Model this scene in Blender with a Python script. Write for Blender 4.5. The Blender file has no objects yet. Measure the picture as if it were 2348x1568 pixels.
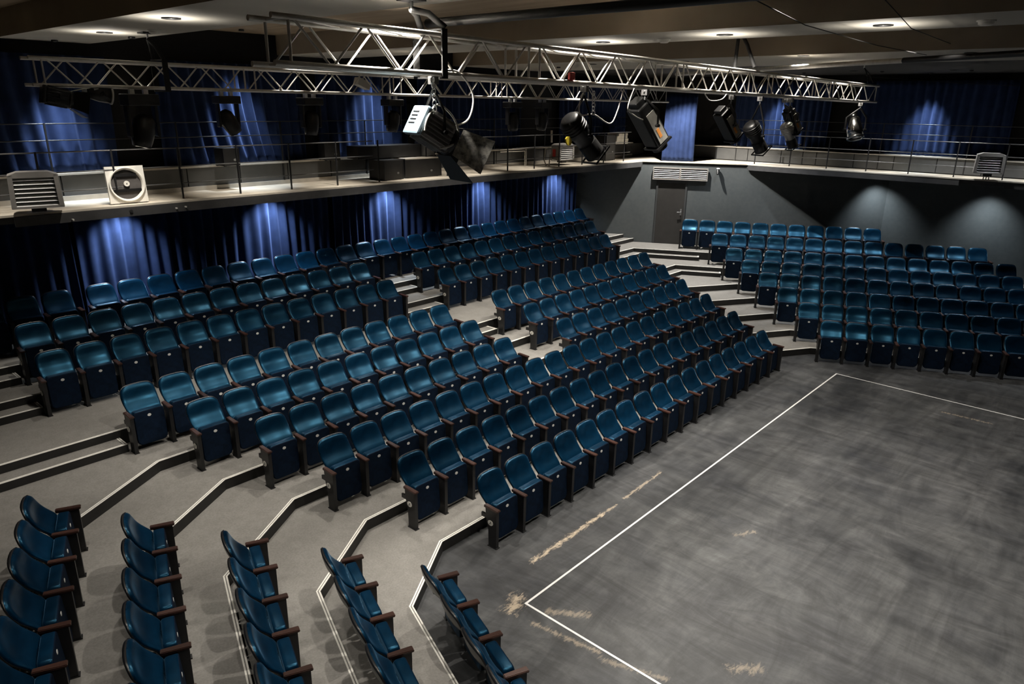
import bpy, bmesh, math, random
from mathutils import Vector, Matrix
random.seed(7)
S = bpy.context.scene
COL = S.collection
PI = math.pi

# ------------------------------------------------------------------ camera
def make_camera():
    yaw, pitch, roll = 0.7313, 0.3233, 0.0131
    f = Vector((math.cos(yaw)*math.cos(pitch), math.sin(yaw)*math.cos(pitch), -math.sin(pitch)))
    r0 = Vector((math.sin(yaw), -math.cos(yaw), 0))
    u0 = r0.cross(f)
    r = math.cos(roll)*r0 + math.sin(roll)*u0
    u = -math.sin(roll)*r0 + math.cos(roll)*u0
    m = Matrix((r, u, -f)).transposed().to_4x4()
    m.translation = Vector((-5.4565, -4.6169, 5.7081))
    cd = bpy.data.cameras.new('camera')
    cd.sensor_fit = 'HORIZONTAL'; cd.sensor_width = 36.0
    cd.lens = 1637.74*36.0/2348.0
    cd.clip_start = 0.05; cd.clip_end = 200
    co = bpy.data.objects.new('camera', cd); COL.objects.link(co)
    co.matrix_world = m
    S.camera = co
make_camera()

# ------------------------------------------------------------------ world, exposure
w = bpy.data.worlds.new('world'); S.world = w; w.use_nodes = True
bg = w.node_tree.nodes['Background']
bg.inputs[0].default_value = (0.5, 0.55, 0.65, 1); bg.inputs[1].default_value = 0.0015
S.view_settings.view_transform = 'Standard'
S.view_settings.look = 'None'
S.view_settings.exposure = 0.08
S.view_settings.gamma = 1.0
S.view_settings.use_curve_mapping = False
S.cycles.max_bounces = 4; S.cycles.diffuse_bounces = 2; S.cycles.glossy_bounces = 2; S.cycles.transmission_bounces = 1
S.cycles.use_adaptive_sampling = True; S.cycles.adaptive_threshold = .03; S.cycles.adaptive_min_samples = 24
S.cycles.caustics_reflective = False; S.cycles.caustics_refractive = False

HOUSE = 540.0      # W of one ceiling downlight
WARM = (1.0, 0.93, 0.83)
COOL = (0.80, 0.90, 1.0)

# ------------------------------------------------------------------ materials
MATS = {}
def nodes_of(name):
    m = bpy.data.materials.new(name); m.use_nodes = True
    nt = m.node_tree
    b = nt.nodes['Principled BSDF']
    MATS[name] = m
    return m, nt, b
def setp(b, **k):
    for a, v in k.items():
        n = a.replace('_', ' ').title()
        n = {'Base Color': 'Base Color', 'Specular': 'Specular IOR Level', 'Sheen Weight': 'Sheen Weight',
             'Coat Weight': 'Coat Weight'}.get(n, n)
        b.inputs[n].default_value = (*v, 1) if isinstance(v, tuple) else v
def noise(nt, scale, detail=3, rough=.5, coord='Object', dist=0, vec=None):
    n = nt.nodes.new('ShaderNodeTexNoise'); n.inputs['Scale'].default_value = scale
    n.inputs['Detail'].default_value = detail; n.inputs['Roughness'].default_value = rough
    n.inputs['Distortion'].default_value = dist
    if vec is None:
        tc = nt.nodes.new('ShaderNodeTexCoord'); nt.links.new(tc.outputs[coord], n.inputs['Vector'])
    else:
        nt.links.new(vec, n.inputs['Vector'])
    return n.outputs['Fac']
def ramp(nt, fac, stops):
    r = nt.nodes.new('ShaderNodeValToRGB')
    el = r.color_ramp.elements
    while len(el) < len(stops): el.new(.5)
    for e, (p, c) in zip(el, stops):
        e.position = p; e.color = (*c, 1) if isinstance(c, tuple) else (c, c, c, 1)
    nt.links.new(fac, r.inputs[0])
    return r.outputs['Color']
def bump(nt, b, fac, strength=.2, dist=.01):
    n = nt.nodes.new('ShaderNodeBump'); n.inputs['Strength'].default_value = strength
    n.inputs['Distance'].default_value = dist
    nt.links.new(fac, n.inputs['Height']); nt.links.new(n.outputs['Normal'], b.inputs['Normal'])
def mix(nt, fac, a, b2, mode='MIX'):
    n = nt.nodes.new('ShaderNodeMix'); n.data_type = 'RGBA'; n.blend_type = mode
    for s, v in ((n.inputs[0], fac), (n.inputs[6], a), (n.inputs[7], b2)):
        if isinstance(v, (int, float)): s.default_value = v
        elif isinstance(v, tuple): s.default_value = (*v, 1)
        else: nt.links.new(v, s)
    return n.outputs[2]
def mathn(nt, op, a, b2=None, clamp=False):
    n = nt.nodes.new('ShaderNodeMath'); n.operation = op; n.use_clamp = clamp
    for s, v in ((n.inputs[0], a), (n.inputs[1], b2)):
        if v is None: continue
        if isinstance(v, (int, float)): s.default_value = v
        else: nt.links.new(v, s)
    return n.outputs[0]
def simple(name, col, rough=.6, metal=0.0, var=.15, scale=8, spec=.5):
    m, nt, b = nodes_of(name)
    setp(b, roughness=rough, metallic=metal, specular=spec)
    f = noise(nt, scale, 3)
    lo = tuple(c*(1-var) for c in col); hi = tuple(min(1, c*(1+var)) for c in col)
    nt.links.new(ramp(nt, f, [(.3, lo), (.7, hi)]), b.inputs['Base Color'])
    return m

def mat_velvet():
    m, nt, b = nodes_of('velvet')
    setp(b, roughness=.30, specular=.52)
    b.inputs['Specular Tint'].default_value = (.16, .60, 1, 1)
    b.inputs['Sheen Weight'].default_value = .55
    b.inputs['Sheen Roughness'].default_value = .25
    b.inputs['Sheen Tint'].default_value = (.25, .60, 1, 1)
    oi = nt.nodes.new('ShaderNodeObjectInfo')
    f = noise(nt, 7, 3, .55)
    c = ramp(nt, f, [(.3, (.0006, .0080, .0205)), (.7, (.0014, .0170, .0410))])
    v = mathn(nt, 'MULTIPLY_ADD', oi.outputs['Random'], .5)
    v.node.inputs[2].default_value = .75
    hs = nt.nodes.new('ShaderNodeHueSaturation'); nt.links.new(v, hs.inputs['Value']); nt.links.new(c, hs.inputs['Color'])
    nt.links.new(hs.outputs[0], b.inputs['Base Color'])
    r2 = ramp(nt, noise(nt, 5, 2), [(.3, .26), (.7, .38)])
    nt.links.new(r2, b.inputs['Roughness'])
    return m
mat_velvet()
simple('seat_underside', (.0024, .0085, .022), .75, var=.25, scale=20, spec=.12)
simple('black_plastic', (.010, .010, .011), .33, var=.2)
simple('black_metal', (.012, .012, .013), .42, .0, var=.3)
simple('black_paint', (.016, .016, .017), .6, var=.2)
simple('steel_plate', (.72, .72, .70), .35, .15, var=.1, scale=60)
simple('plate_mark', (.16, .16, .16), .5)
def mat_wood():
    m, nt, b = nodes_of('arm_wood')
    setp(b, roughness=.33, specular=.5)
    tc = nt.nodes.new('ShaderNodeTexCoord'); mp = nt.nodes.new('ShaderNodeMapping')
    mp.inputs['Scale'].default_value = (40, 4, 40); nt.links.new(tc.outputs['Object'], mp.inputs[0])
    f = noise(nt, 2.0, 4, .6, vec=mp.outputs[0])
    oi = nt.nodes.new('ShaderNodeObjectInfo')
    c = ramp(nt, f, [(.3, (.022, .010, .008)), (.7, (.060, .026, .018))])
    hs = nt.nodes.new('ShaderNodeHueSaturation')
    v = mathn(nt, 'MULTIPLY_ADD', oi.outputs['Random'], .7); v.node.inputs[2].default_value = .65
    nt.links.new(v, hs.inputs['Value']); nt.links.new(c, hs.inputs['Color'])
    nt.links.new(hs.outputs[0], b.inputs['Base Color'])
mat_wood()
def mat_vinyl():
    m, nt, b = nodes_of('tier_vinyl')
    setp(b, roughness=.62, specular=.35)
    f1 = noise(nt, .9, 5, .6); f2 = noise(nt, 45, 3, .6); f3 = noise(nt, 6, 4, .7)
    c = ramp(nt, f1, [(.25, (.180, .172, .158)), (.75, (.265, .255, .237))])
    c = mix(nt, .5, c, ramp(nt, f3, [(.35, (.165, .158, .145)), (.7, (.275, .265, .248))]))
    c = mix(nt, .35, c, ramp(nt, f2, [(.3, (.14, .134, .123)), (.7, (.30, .29, .272))]))
    nt.links.new(c, b.inputs['Base Color'])
    bump(nt, b, f2, .08, .003)
mat_vinyl()
simple('riser_black', (.014, .0135, .013), .55, var=.25, scale=6)
simple('nosing_white', (.90, .88, .82), .42, var=.06, scale=30)
simple('tape_white', (.80, .80, .79), .55, var=.08, scale=18)

def mat_stage():
    m, nt, b = nodes_of('stage_paint')
    setp(b, specular=.45)
    tc = nt.nodes.new('ShaderNodeTexCoord')
    def mapped(sx, sy, rot):
        mp = nt.nodes.new('ShaderNodeMapping'); mp.inputs['Scale'].default_value = (sx, sy, 1)
        mp.inputs['Rotation'].default_value = (0, 0, rot); nt.links.new(tc.outputs['Object'], mp.inputs[0])
        return mp.outputs[0]
    big = noise(nt, .55, 4, .55, vec=tc.outputs['Object'])
    mop = noise(nt, 1.0, 5, .62, vec=mapped(.55, 1.7, .5), dist=1.3)
    mop2 = noise(nt, 1.0, 5, .62, vec=mapped(2.0, .6, -.3), dist=1.0)
    c = ramp(nt, mop, [(.33, (.015, .0155, .0175)), (.52, (.040, .040, .0405)), (.70, (.084, .083, .080))])
    c = mix(nt, .45, c, ramp(nt, mop2, [(.36, (.014, .015, .0175)), (.66, (.088, .087, .084))]))
    c = mix(nt, .35, c, ramp(nt, big, [(.35, (.017, .018, .021)), (.66, (.080, .079, .076))]))
    fine = noise(nt, 1.0, 8, .72, vec=mapped(.6, 2.3, .75), dist=2.2)
    fine2 = noise(nt, 1.0, 8, .72, vec=mapped(1.9, .55, 1.1), dist=2.4)
    c = mix(nt, .55, c, ramp(nt, fine, [(.35, .30), (.65, 1.0)]), 'MULTIPLY')
    c = mix(nt, .55, c, ramp(nt, fine2, [(.35, .45), (.62, 1.55)]), 'MULTIPLY')
    c = mix(nt, 1.0, c, (1.38, 1.43, 1.50), 'MULTIPLY')
    # fine pale scratches
    sc = noise(nt, 1.0, 6, .75, vec=mapped(3, 34, .9), dist=.6)
    sc2 = noise(nt, 1.0, 6, .75, vec=mapped(30, 3, .25), dist=.8)
    m1 = ramp(nt, sc, [(.66, 0.0), (.74, 1.0)]); m2 = ramp(nt, sc2, [(.67, 0.0), (.75, 1.0)])
    gate = ramp(nt, noise(nt, .8, 3, vec=tc.outputs['Object']), [(.48, 0.0), (.62, 1.0)])
    mm = mathn(nt, 'MULTIPLY', mathn(nt, 'MAXIMUM', m1, m2), gate)
    c = mix(nt, mathn(nt, 'MULTIPLY', mm, .40), c, (.26, .25, .235))
    # bare board showing through worn paint: capsule-shaped patches (x1,y1,x2,y2,radius,noise scale, amount)
    sep = nt.nodes.new('ShaderNodeSeparateXYZ'); nt.links.new(tc.outputs['Object'], sep.inputs[0])
    X, Y = sep.outputs[0], sep.outputs[1]
    wear = [(.68, .485, 2.25, .475, .050, .95), (2.3, .475, 2.62, .47, .03, .7), (2.85, .49, 3.95, .51, .035, .50),
            (-.18, .06, .0, .14, .13, .80), (.10, -.30, .34, -.66, .075, .38), (-.20, -.28, -.06, -1.1, .045, .42),
            (-.12, -1.2, .10, -1.85, .05, .30), (9.95, -2.3, 9.98, -3.1, .05, .35), (3.1, -1.2, 3.35, -1.35, .06, .3),
            (.72, -2.3, .90, -2.5, .09, .35)]
    rough_n = noise(nt, 1.0, 6, .72, vec=mapped(9, 26, .45), dist=.7)
    tot = None
    for (x1, y1, x2, y2, r, amt) in wear:
        dx, dy = x2-x1, y2-y1; L2 = dx*dx+dy*dy
        px = mathn(nt, 'SUBTRACT', X, x1); py = mathn(nt, 'SUBTRACT', Y, y1)
        t = mathn(nt, 'ADD', mathn(nt, 'MULTIPLY', px, dx/L2), mathn(nt, 'MULTIPLY', py, dy/L2), True)
        ex = mathn(nt, 'SUBTRACT', px, mathn(nt, 'MULTIPLY', t, dx)); ey = mathn(nt, 'SUBTRACT', py, mathn(nt, 'MULTIPLY', t, dy))
        d = mathn(nt, 'SQRT', mathn(nt, 'ADD', mathn(nt, 'MULTIPLY', ex, ex), mathn(nt, 'MULTIPLY', ey, ey)))
        v = mathn(nt, 'SUBTRACT', 1.0, mathn(nt, 'DIVIDE', d, r*1.5), True)
        v = mathn(nt, 'ADD', v, mathn(nt, 'MULTIPLY', mathn(nt, 'SUBTRACT', rough_n, .56), 3.6))
        v = mathn(nt, 'MULTIPLY', mathn(nt, 'SUBTRACT', v, .22), 1.6, True)
        inside = mathn(nt, 'LESS_THAN', d, r*1.5)
        v = mathn(nt, 'MULTIPLY', mathn(nt, 'MULTIPLY', v, inside), amt)
        tot = v if tot is None else mathn(nt, 'MAXIMUM', tot, v)
    c = mix(nt, tot, c, (.52, .43, .32))
    nt.links.new(c, b.inputs['Base Color'])
    nt.links.new(ramp(nt, mop, [(.3, .42), (.7, .60)]), b.inputs['Roughness'])
mat_stage()

def mat_curtain():
    m, nt, b = nodes_of('curtain_blue')
    setp(b, roughness=.85, specular=.15)
    b.inputs['Sheen Weight'].default_value = .25
    b.inputs['Sheen Tint'].default_value = (.3, .45, 1, 1)
    f = noise(nt, 5, 4)
    nt.links.new(ramp(nt, f, [(.3, (.009, .018, .054)), (.7, (.015, .028, .080))]), b.inputs['Base Color'])
mat_curtain()
def mat_wallgrey():
    m, nt, b = nodes_of('wall_grey')
    setp(b, roughness=.62, specular=.35)
    f = noise(nt, .8, 4, .55); f2 = noise(nt, 9, 4, .6)
    c = ramp(nt, f, [(.3, (.082, .093, .098)), (.7, (.108, .119, .122))])
    c = mix(nt, .25, c, ramp(nt, f2, [(.35, (.075, .086, .09)), (.65, (.12, .13, .133))]))
    nt.links.new(c, b.inputs['Base Color']); bump(nt, b, f2, .06, .004)
mat_wallgrey()
simple('wall_black', (.006, .006, .007), .8, var=.2, scale=3)
simple('ceiling_tan', (.33, .275, .205), .7, var=.10, scale=1.5)
def mat_board():
    m, nt, b = nodes_of('ceiling_board')
    setp(b, roughness=.65)
    tc = nt.nodes.new('ShaderNodeTexCoord'); mp = nt.nodes.new('ShaderNodeMapping')
    mp.inputs['Scale'].default_value = (6, .35, 1); nt.links.new(tc.outputs['Object'], mp.inputs[0])
    f = noise(nt, 1.6, 5, .6, vec=mp.outputs[0])
    nt.links.new(ramp(nt, f, [(.3, (.30, .225, .145)), (.7, (.42, .33, .23))]), b.inputs['Base Color'])
mat_board()
simple('soffit_grey', (.44, .42, .37), .7, var=.06, scale=1.2)
simple('balcony_floor', (.68, .61, .50), .6, var=.14, scale=3)
simple('balcony_edge', (.72, .66, .56), .55, var=.10, scale=5)
simple('fascia_grey', (.055, .055, .057), .6, var=.2, scale=4)
simple('knee_panel', (.085, .085, .083), .65, var=.12, scale=3)
simple('ledge_cream', (.48, .44, .38), .5, var=.1, scale=6)
simple('rail_black', (.016, .016, .017), .38, var=.2)
simple('rail_top', (.10, .10, .10), .35, .3, var=.2)
simple('truss_alu', (.62, .595, .55), .38, .25, var=.10, scale=14)
simple('truss_dark', (.20, .19, .175), .45, .5, var=.1, scale=14)
simple('sling_black', (.005, .005, .005), .8, var=.3, scale=40)
simple('hardware_steel', (.65, .65, .66), .28, .85, var=.1, scale=40)
simple('lamp_black', (.0065, .0065, .007), .42, var=.25, scale=20)
simple('lamp_grey', (.32, .31, .28), .45, .3, var=.15, scale=14)
simple('lamp_silver', (.42, .415, .40), .30, .35, var=.1, scale=20)
simple('chrome', (.55, .55, .55), .16, 1.0, var=.05, scale=20)
simple('lamp_blue', (.26, .37, .46), .45, var=.08)
simple('lamp_orange', (.62, .24, .05), .5)
simple('door_grey', (.035, .033, .031), .55, var=.12, scale=4)
simple('door_frame', (.05, .053, .055), .55, var=.12, scale=4)
simple('cable_white', (.62, .60, .57), .45, var=.1)
simple('cable_dark', (.008, .008, .008), .8, var=.1)
simple('heater_grey', (.33, .315, .295), .45, .1, var=.08)
simple('heater_slat', (.72, .73, .72), .4, .1, var=.05)
simple('fan_white', (.78, .76, .70), .45, var=.05)
simple('fan_dark', (.085, .078, .075), .55, var=.15)
simple('case_dark', (.012, .0115, .011), .5, var=.3, scale=6)
simple('case_grey', (.16, .16, .155), .5, var=.15)
simple('conduit', (.42, .39, .34), .45, var=.1)
simple('red_plastic', (.60, .06, .05), .4)
simple('yellow_tape', (.75, .58, .05), .45)
simple('paper_white', (.62, .60, .56), .6, var=.08)
def mat_foil():
    m, nt, b = nodes_of('barn_foil')
    setp(b, roughness=.5, metallic=.3)
    f = noise(nt, 16, 4, .6)
    nt.links.new(ramp(nt, f, [(.35, (.09, .09, .09)), (.65, (.60, .59, .55))]), b.inputs['Base Color'])
    bump(nt, b, f, .4, .01)
mat_foil()
def mat_glass():
    m, nt, b = nodes_of('lens_glass')
    setp(b, roughness=.06, specular=.8, base_color=(.03, .03, .035))
    b.inputs['Coat Weight'].default_value = .6
    nt.links.new(ramp(nt, noise(nt, 6), [(.3, (.02, .02, .024)), (.7, (.045, .045, .05))]), b.inputs['Base Color'])
mat_glass()
def mat_glow():
    m, nt, b = nodes_of('lamp_glow')
    nt.links.new(ramp(nt, noise(nt, 3), [(.3, (.9, .85, .75)), (.7, (.95, .9, .8))]), b.inputs['Base Color'])
    b.inputs['Emission Color'].default_value = (1, .93, .80, 1); b.inputs['Emission Strength'].default_value = 2.0
    m.cycles.emission_sampling = 'NONE'          # the bulbs' own spot lights carry the light
mat_glow()

# ------------------------------------------------------------------ mesh helpers
class MB:
    def __init__(s): s.v = []; s.f = []; s.mi = []; s.sm = []; s.M = None
    def add(s, verts, faces, mi=0, smooth=False):
        o = len(s.v)
        for p in verts:
            p = Vector(p)
            s.v.append(tuple(s.M @ p) if s.M else tuple(p))
        for f in faces:
            s.f.append(tuple(i+o for i in f)); s.mi.append(mi); s.sm.append(smooth)
        return s
    def box(s, x0, x1, y0, y1, z0, z1, mi=0, bevel=0):
        if bevel:
            b = min(bevel, (x1-x0)/2.01, (y1-y0)/2.01, (z1-z0)/2.01)
            # chamfered box: 24 verts
            xs, ys, zs = (x0, x1), (y0, y1), (z0, z1)
            bm = bmesh.new(); bmesh.ops.create_cube(bm, size=1)
            for v in bm.verts:
                v.co = Vector(((x0+x1)/2+v.co.x*(x1-x0), (y0+y1)/2+v.co.y*(y1-y0), (z0+z1)/2+v.co.z*(z1-z0)))
            bmesh.ops.bevel(bm, geom=list(bm.edges), offset=b, segments=2, affect='EDGES', profile=.6)
            bm.verts.index_update()
            s.add([v.co.copy() for v in bm.verts], [[v.index for v in f.verts] for f in bm.faces], mi, False)
            bm.free(); return s
        v = [(x, y, z) for z in (z0, z1) for y in (y0, y1) for x in (x0, x1)]
        return s.add(v, [(0, 2, 3, 1), (4, 5, 7, 6), (0, 1, 5, 4), (2, 6, 7, 3), (0, 4, 6, 2), (1, 3, 7, 5)], mi)
    def prism(s, poly, z0, z1, mi=0, mside=None):
        n = len(poly); mside = mi if mside is None else mside
        v = [(x, y, z0) for x, y in poly]+[(x, y, z1) for x, y in poly]
        a = sum(poly[i][0]*poly[(i+1) % n][1]-poly[(i+1) % n][0]*poly[i][1] for i in range(n))
        if a < 0:
            poly = poly[::-1]; v = [(x, y, z0) for x, y in poly]+[(x, y, z1) for x, y in poly]
        s.add(v, [tuple(range(n, 2*n))], mi); o = len(s.v)-2*n
        s.f.append(tuple(o+i for i in range(n-1, -1, -1))); s.mi.append(mside); s.sm.append(False)
        for i in range(n):
            j = (i+1) % n
            s.f.append((o+i, o+j, o+n+j, o+n+i)); s.mi.append(mside); s.sm.append(False)
        return s
    def extr(s, poly, axis, a0, a1, mi=0):
        """polygon in the two other axes, extruded along axis ('x': poly=(y,z); 'y': poly=(x,z))"""
        n = len(poly)
        if axis == 'x': v = [(a0, p, q) for p, q in poly]+[(a1, p, q) for p, q in poly]
        else: v = [(p, a0, q) for p, q in poly]+[(p, a1, q) for p, q in poly]
        fs = [tuple(range(n)), tuple(range(2*n-1, n-1, -1))]
        fs += [(i, n+i, n+(i+1) % n, (i+1) % n) for i in range(n)]
        return s.add(v, fs, mi)
    def tube(s, pts, r, n=8, mi=0, cap=True):
        pts = [Vector(p) for p in pts]; k = len(pts)
        rs = r if isinstance(r, (list, tuple)) else [r]*k
        up = Vector((0, 0, 1)); rings = []; prev = None
        for i, p in enumerate(pts):
            d = (pts[min(i+1, k-1)]-pts[max(i-1, 0)])
            if d.length < 1e-9: d = Vector((0, 0, 1))
            d.normalize()
            if prev is None:
                a = d.orthogonal().normalized()
            else:
                a = prev-d*prev.dot(d)
                a = a.normalized() if a.length > 1e-6 else d.orthogonal().normalized()
            prev = a; b = d.cross(a)
            rings.append([p+(a*math.cos(2*PI*j/n)+b*math.sin(2*PI*j/n))*rs[i] for j in range(n)])
        v = [q for ring in rings for q in ring]; f = []
        for i in range(k-1):
            for j in range(n):
                f.append((i*n+j, i*n+(j+1) % n, (i+1)*n+(j+1) % n, (i+1)*n+j))
        s.add(v, f, mi, True)
        if cap:
            s.add(rings[0], [tuple(range(n-1, -1, -1))], mi); s.add(rings[-1], [tuple(range(n))], mi)
        return s
    def cyl(s, p0, p1, r, n=12, mi=0, r1=None):
        return s.tube([p0, p1], [r, r if r1 is None else r1], n, mi)
    def lathe(s, prof, n=20, mi=0, axis=None, smooth=True):
        """prof: list of (r, z) about local z"""
        v = []; f = []
        for r, z in prof:
            for j in range(n): v.append((r*math.cos(2*PI*j/n), r*math.sin(2*PI*j/n), z))
        for i in range(len(prof)-1):
            for j in range(n):
                f.append((i*n+j, i*n+(j+1) % n, (i+1)*n+(j+1) % n, (i+1)*n+j))
        return s.add(v, f, mi, smooth)
    def disc(s, c, nrm, rx, ry=None, n=16, th=.002, mi=0, up=(0, 0, 1)):
        ry = rx if ry is None else ry
        nrm = Vector(nrm).normalized(); a = Vector(up).cross(nrm)
        a = a.normalized() if a.length > 1e-6 else nrm.orthogonal().normalized()
        b = nrm.cross(a); c = Vector(c)
        top = [c+nrm*th+a*rx*math.cos(2*PI*j/n)+b*ry*math.sin(2*PI*j/n) for j in range(n)]
        bot = [p-nrm*th for p in top]
        s.add(top+bot, [tuple(range(n))]+[(n+j, n+(j+1) % n, (j+1) % n, j) for j in range(n)], mi)
        return s
    def mesh(s, name, mats):
        me = bpy.data.meshes.new(name); me.from_pydata(s.v, [], s.f)
        mats = mats if isinstance(mats, (list, tuple)) else [mats]
        for m in mats: me.materials.append(MATS[m])
        me.polygons.foreach_set('material_index', s.mi); me.polygons.foreach_set('use_smooth', s.sm)
        me.update(); return me
    def build(s, name, mats, parent=None):
        return obj(name, s.mesh(name, mats), parent)
def obj(name, me, parent=None):
    o = bpy.data.objects.new(name, me); COL.objects.link(o)
    if parent is not None: o.parent = parent
    return o
def tag(o, label=None, cat=None, group=None, kind=None):
    if label: o['label'] = label
    if cat: o['category'] = cat
    if group: o['group'] = group
    if kind: o['kind'] = kind
    return o
def empty(name, loc=(0, 0, 0), rz=0, label=None, cat=None, group=None, kind=None):
    o = obj(name, None); o.location = loc; o.rotation_euler = (0, 0, rz); o.empty_display_size = .1
    return tag(o, label, cat, group, kind)
def spot(name, loc, target, watt, size, blend=.5, col=WARM, rad=.05, parent=None):
    l = bpy.data.lights.new(name, 'SPOT'); l.energy = watt; l.spot_size = math.radians(size); l.spot_blend = blend
    l.color = col; l.shadow_soft_size = rad
    o = bpy.data.objects.new(name, l); COL.objects.link(o)
    d = Vector(target)-Vector(loc)
    o.rotation_euler = d.to_track_quat('-Z', 'Y').to_euler()
    if parent is not None:
        o.parent = parent; o.location = Vector(loc)-parent.location
    else: o.location = loc
    return o
def point(name, loc, watt, col, rad, parent):
    l = bpy.data.lights.new(name, 'POINT'); l.energy = watt; l.color = col; l.shadow_soft_size = rad
    o = bpy.data.objects.new(name, l); COL.objects.link(o); o.parent = parent; o.location = Vector(loc)-parent.location
    return o

# ------------------------------------------------------------------ plan geometry
PITCH = .55
H = .1535
ZT = [0, H, 2*H, 3*H, 4*H, 5*H, 5*H+.235, 5*H+.47, 5*H+.705]
ZH = {k: (ZT[k]+ZT[k-1])/2 for k in (6, 7, 8)}
YROW = [1.070, 2.019, 3.000, 3.934, 4.858, 5.760, 7.506, 8.502, 9.473]   # y of the number plates
YT = [None, 1.498, 2.442, 3.394, 4.330, 5.235, 6.180, 7.930, 8.900]
AB = -1.0982
DB = Vector((math.cos(AB), math.sin(AB))); NB = Vector((math.sin(AB), -math.cos(AB)))
B0 = Vector((11.185, .646))
DEPB = [0, .977, 1.838, 2.788, 3.640, 4.510, 5.550, 6.672]
DEPT = [None, .507, 1.38, 2.29, 3.22, 4.11, 5.10, 6.19]
TB = [0, -.411, -.853, -1.294, -1.733, -2.176, -2.608, -3.568]
NBROW = [9, 10, 11, 12, 13, 14, 14, 11]
AC = -1.922
DC = Vector((math.cos(AC), math.sin(AC))); NC = Vector((-math.sin(AC), math.cos(AC)))
C0 = Vector((-.6924, .457))
SC = [0, -.5845, -1.1645, -1.7584, -2.3456]
def bp(t, dep): p = B0+DB*t-NB*dep; return (p.x, p.y)
def cp(t, back): p = C0+DC*t-NC*back; return (p.x, p.y)
YW = 10.42                      # back wall
XW = 18.92                      # right wall
WALL_B = Vector((15.76, 7.957)) # a point on the corner wall, which runs along DB
def wallb_at_y(y): k = (y-WALL_B.y)/DB.y; p = WALL_B+DB*k; return (p.x, p.y)
def wallb_at_x(x): k = (x-WALL_B.x)/DB.x; p = WALL_B+DB*k; return (p.x, p.y)
WA = wallb_at_y(YW); WE = wallb_at_x(XW)

def tier_edge(k):
    if k <= 5:
        back = .475+.93*(k-1)
        c_far = cp(9.0, back); c_cor = cp(-.19-.55*(k-1), back)
        a_l = (.025-.51*(k-1), YT[k])
        b_cor = bp([0, -.08, -.485, -.88, -1.31, -1.78][k], DEPT[k])
        ch = math.radians(-31.5)
        q = (YT[k]-b_cor[1])/math.sin(ch)
        a_r = (b_cor[0]+q*math.cos(ch), YT[k])
        return [c_far, c_cor, a_l, a_r, b_cor, bp(8.5, DEPT[k])]
    if k == 6: c = (14.13, YT[6])
    elif k == 7: c = (14.46, YT[7])
    else: return [(-14, YT[8]), (15.27, YT[8])]
    t = (Vector(c)-B0).dot(DB)
    return [(-14, YT[k]), bp(t, DEPT[k]), bp(6.98, DEPT[k])] if k == 6 else [(-14, YT[k]), bp(t, DEPT[k]), bp(2.6, DEPT[k])]

# ------------------------------------------------------------------ structure: floor, tiers
mb = MB(); mb.box(-14, XW, -14, YW, -.12, 0)
tag(mb.build('floor', 'stage_paint'), kind='structure')

def outer_from(edge):
    last, first = edge[-1], edge[0]
    pts = list(edge)
    if last[1] < 0:
        if last[0] < XW-.1: pts += [(XW-.02, last[1]-.3)]
        pts += [(XW-.02, WE[1])]
    pts += [(WA[0]-.02, WA[1]-.02), (-14, YW-.02)]
    if first[0] > -13: pts += [(-14, first[1])]
    return pts
def nosing_strip(edge, z, parent, depths=((.003, .020), (.032, .049))):
    """two bright anti-slip strips let into a step edge; 'edge' runs with the raised floor on its left"""
    e = [Vector(p) for p in edge]
    n = len(e)
    def off(i, d):
        if i == 0: t = (e[1]-e[0]).normalized(); nn = Vector((-t.y, t.x)); return e[0]+nn*d
        if i == n-1: t = (e[-1]-e[-2]).normalized(); nn = Vector((-t.y, t.x)); return e[-1]+nn*d
        t1 = (e[i]-e[i-1]).normalized(); t2 = (e[i+1]-e[i]).normalized()
        n1 = Vector((-t1.y, t1.x)); n2 = Vector((-t2.y, t2.x)); b = (n1+n2).normalized()
        return e[i]+b*(d/max(.2, b.dot(n1)))
    for a, b in depths:
        m = MB()
        for i in range(n-1):
            p, q, r, s_ = off(i, a), off(i+1, a), off(i+1, b), off(i, b)
            m.prism([(p.x, p.y), (q.x, q.y), (r.x, r.y), (s_.x, s_.y)], z-.004, z+.004)
        m.build('nosing', 'nosing_white', parent)
TIER = []
for k in range(1, 9):
    e = tier_edge(k)
    if k == 8: poly = e+[wallb_at_y(9.6), (WA[0]-.02, WA[1]-.02), (-14, YW-.02)]
    elif k == 7: poly = e+[(wallb_at_x(18.6)[0]-.02, wallb_at_x(18.6)[1]), (WA[0]-.02, WA[1]-.02), (-14, YW-.02)]
    else: poly = outer_from(e)
    m = MB(); m.prism(poly, ZT[k-1] if k > 1 else 0.001, ZT[k], 0, 1)
    o = tag(m.build('floor', ['tier_vinyl', 'riser_black']), kind='structure')
    TIER.append(o)
    nosing_strip(e, ZT[k], o)
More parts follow.
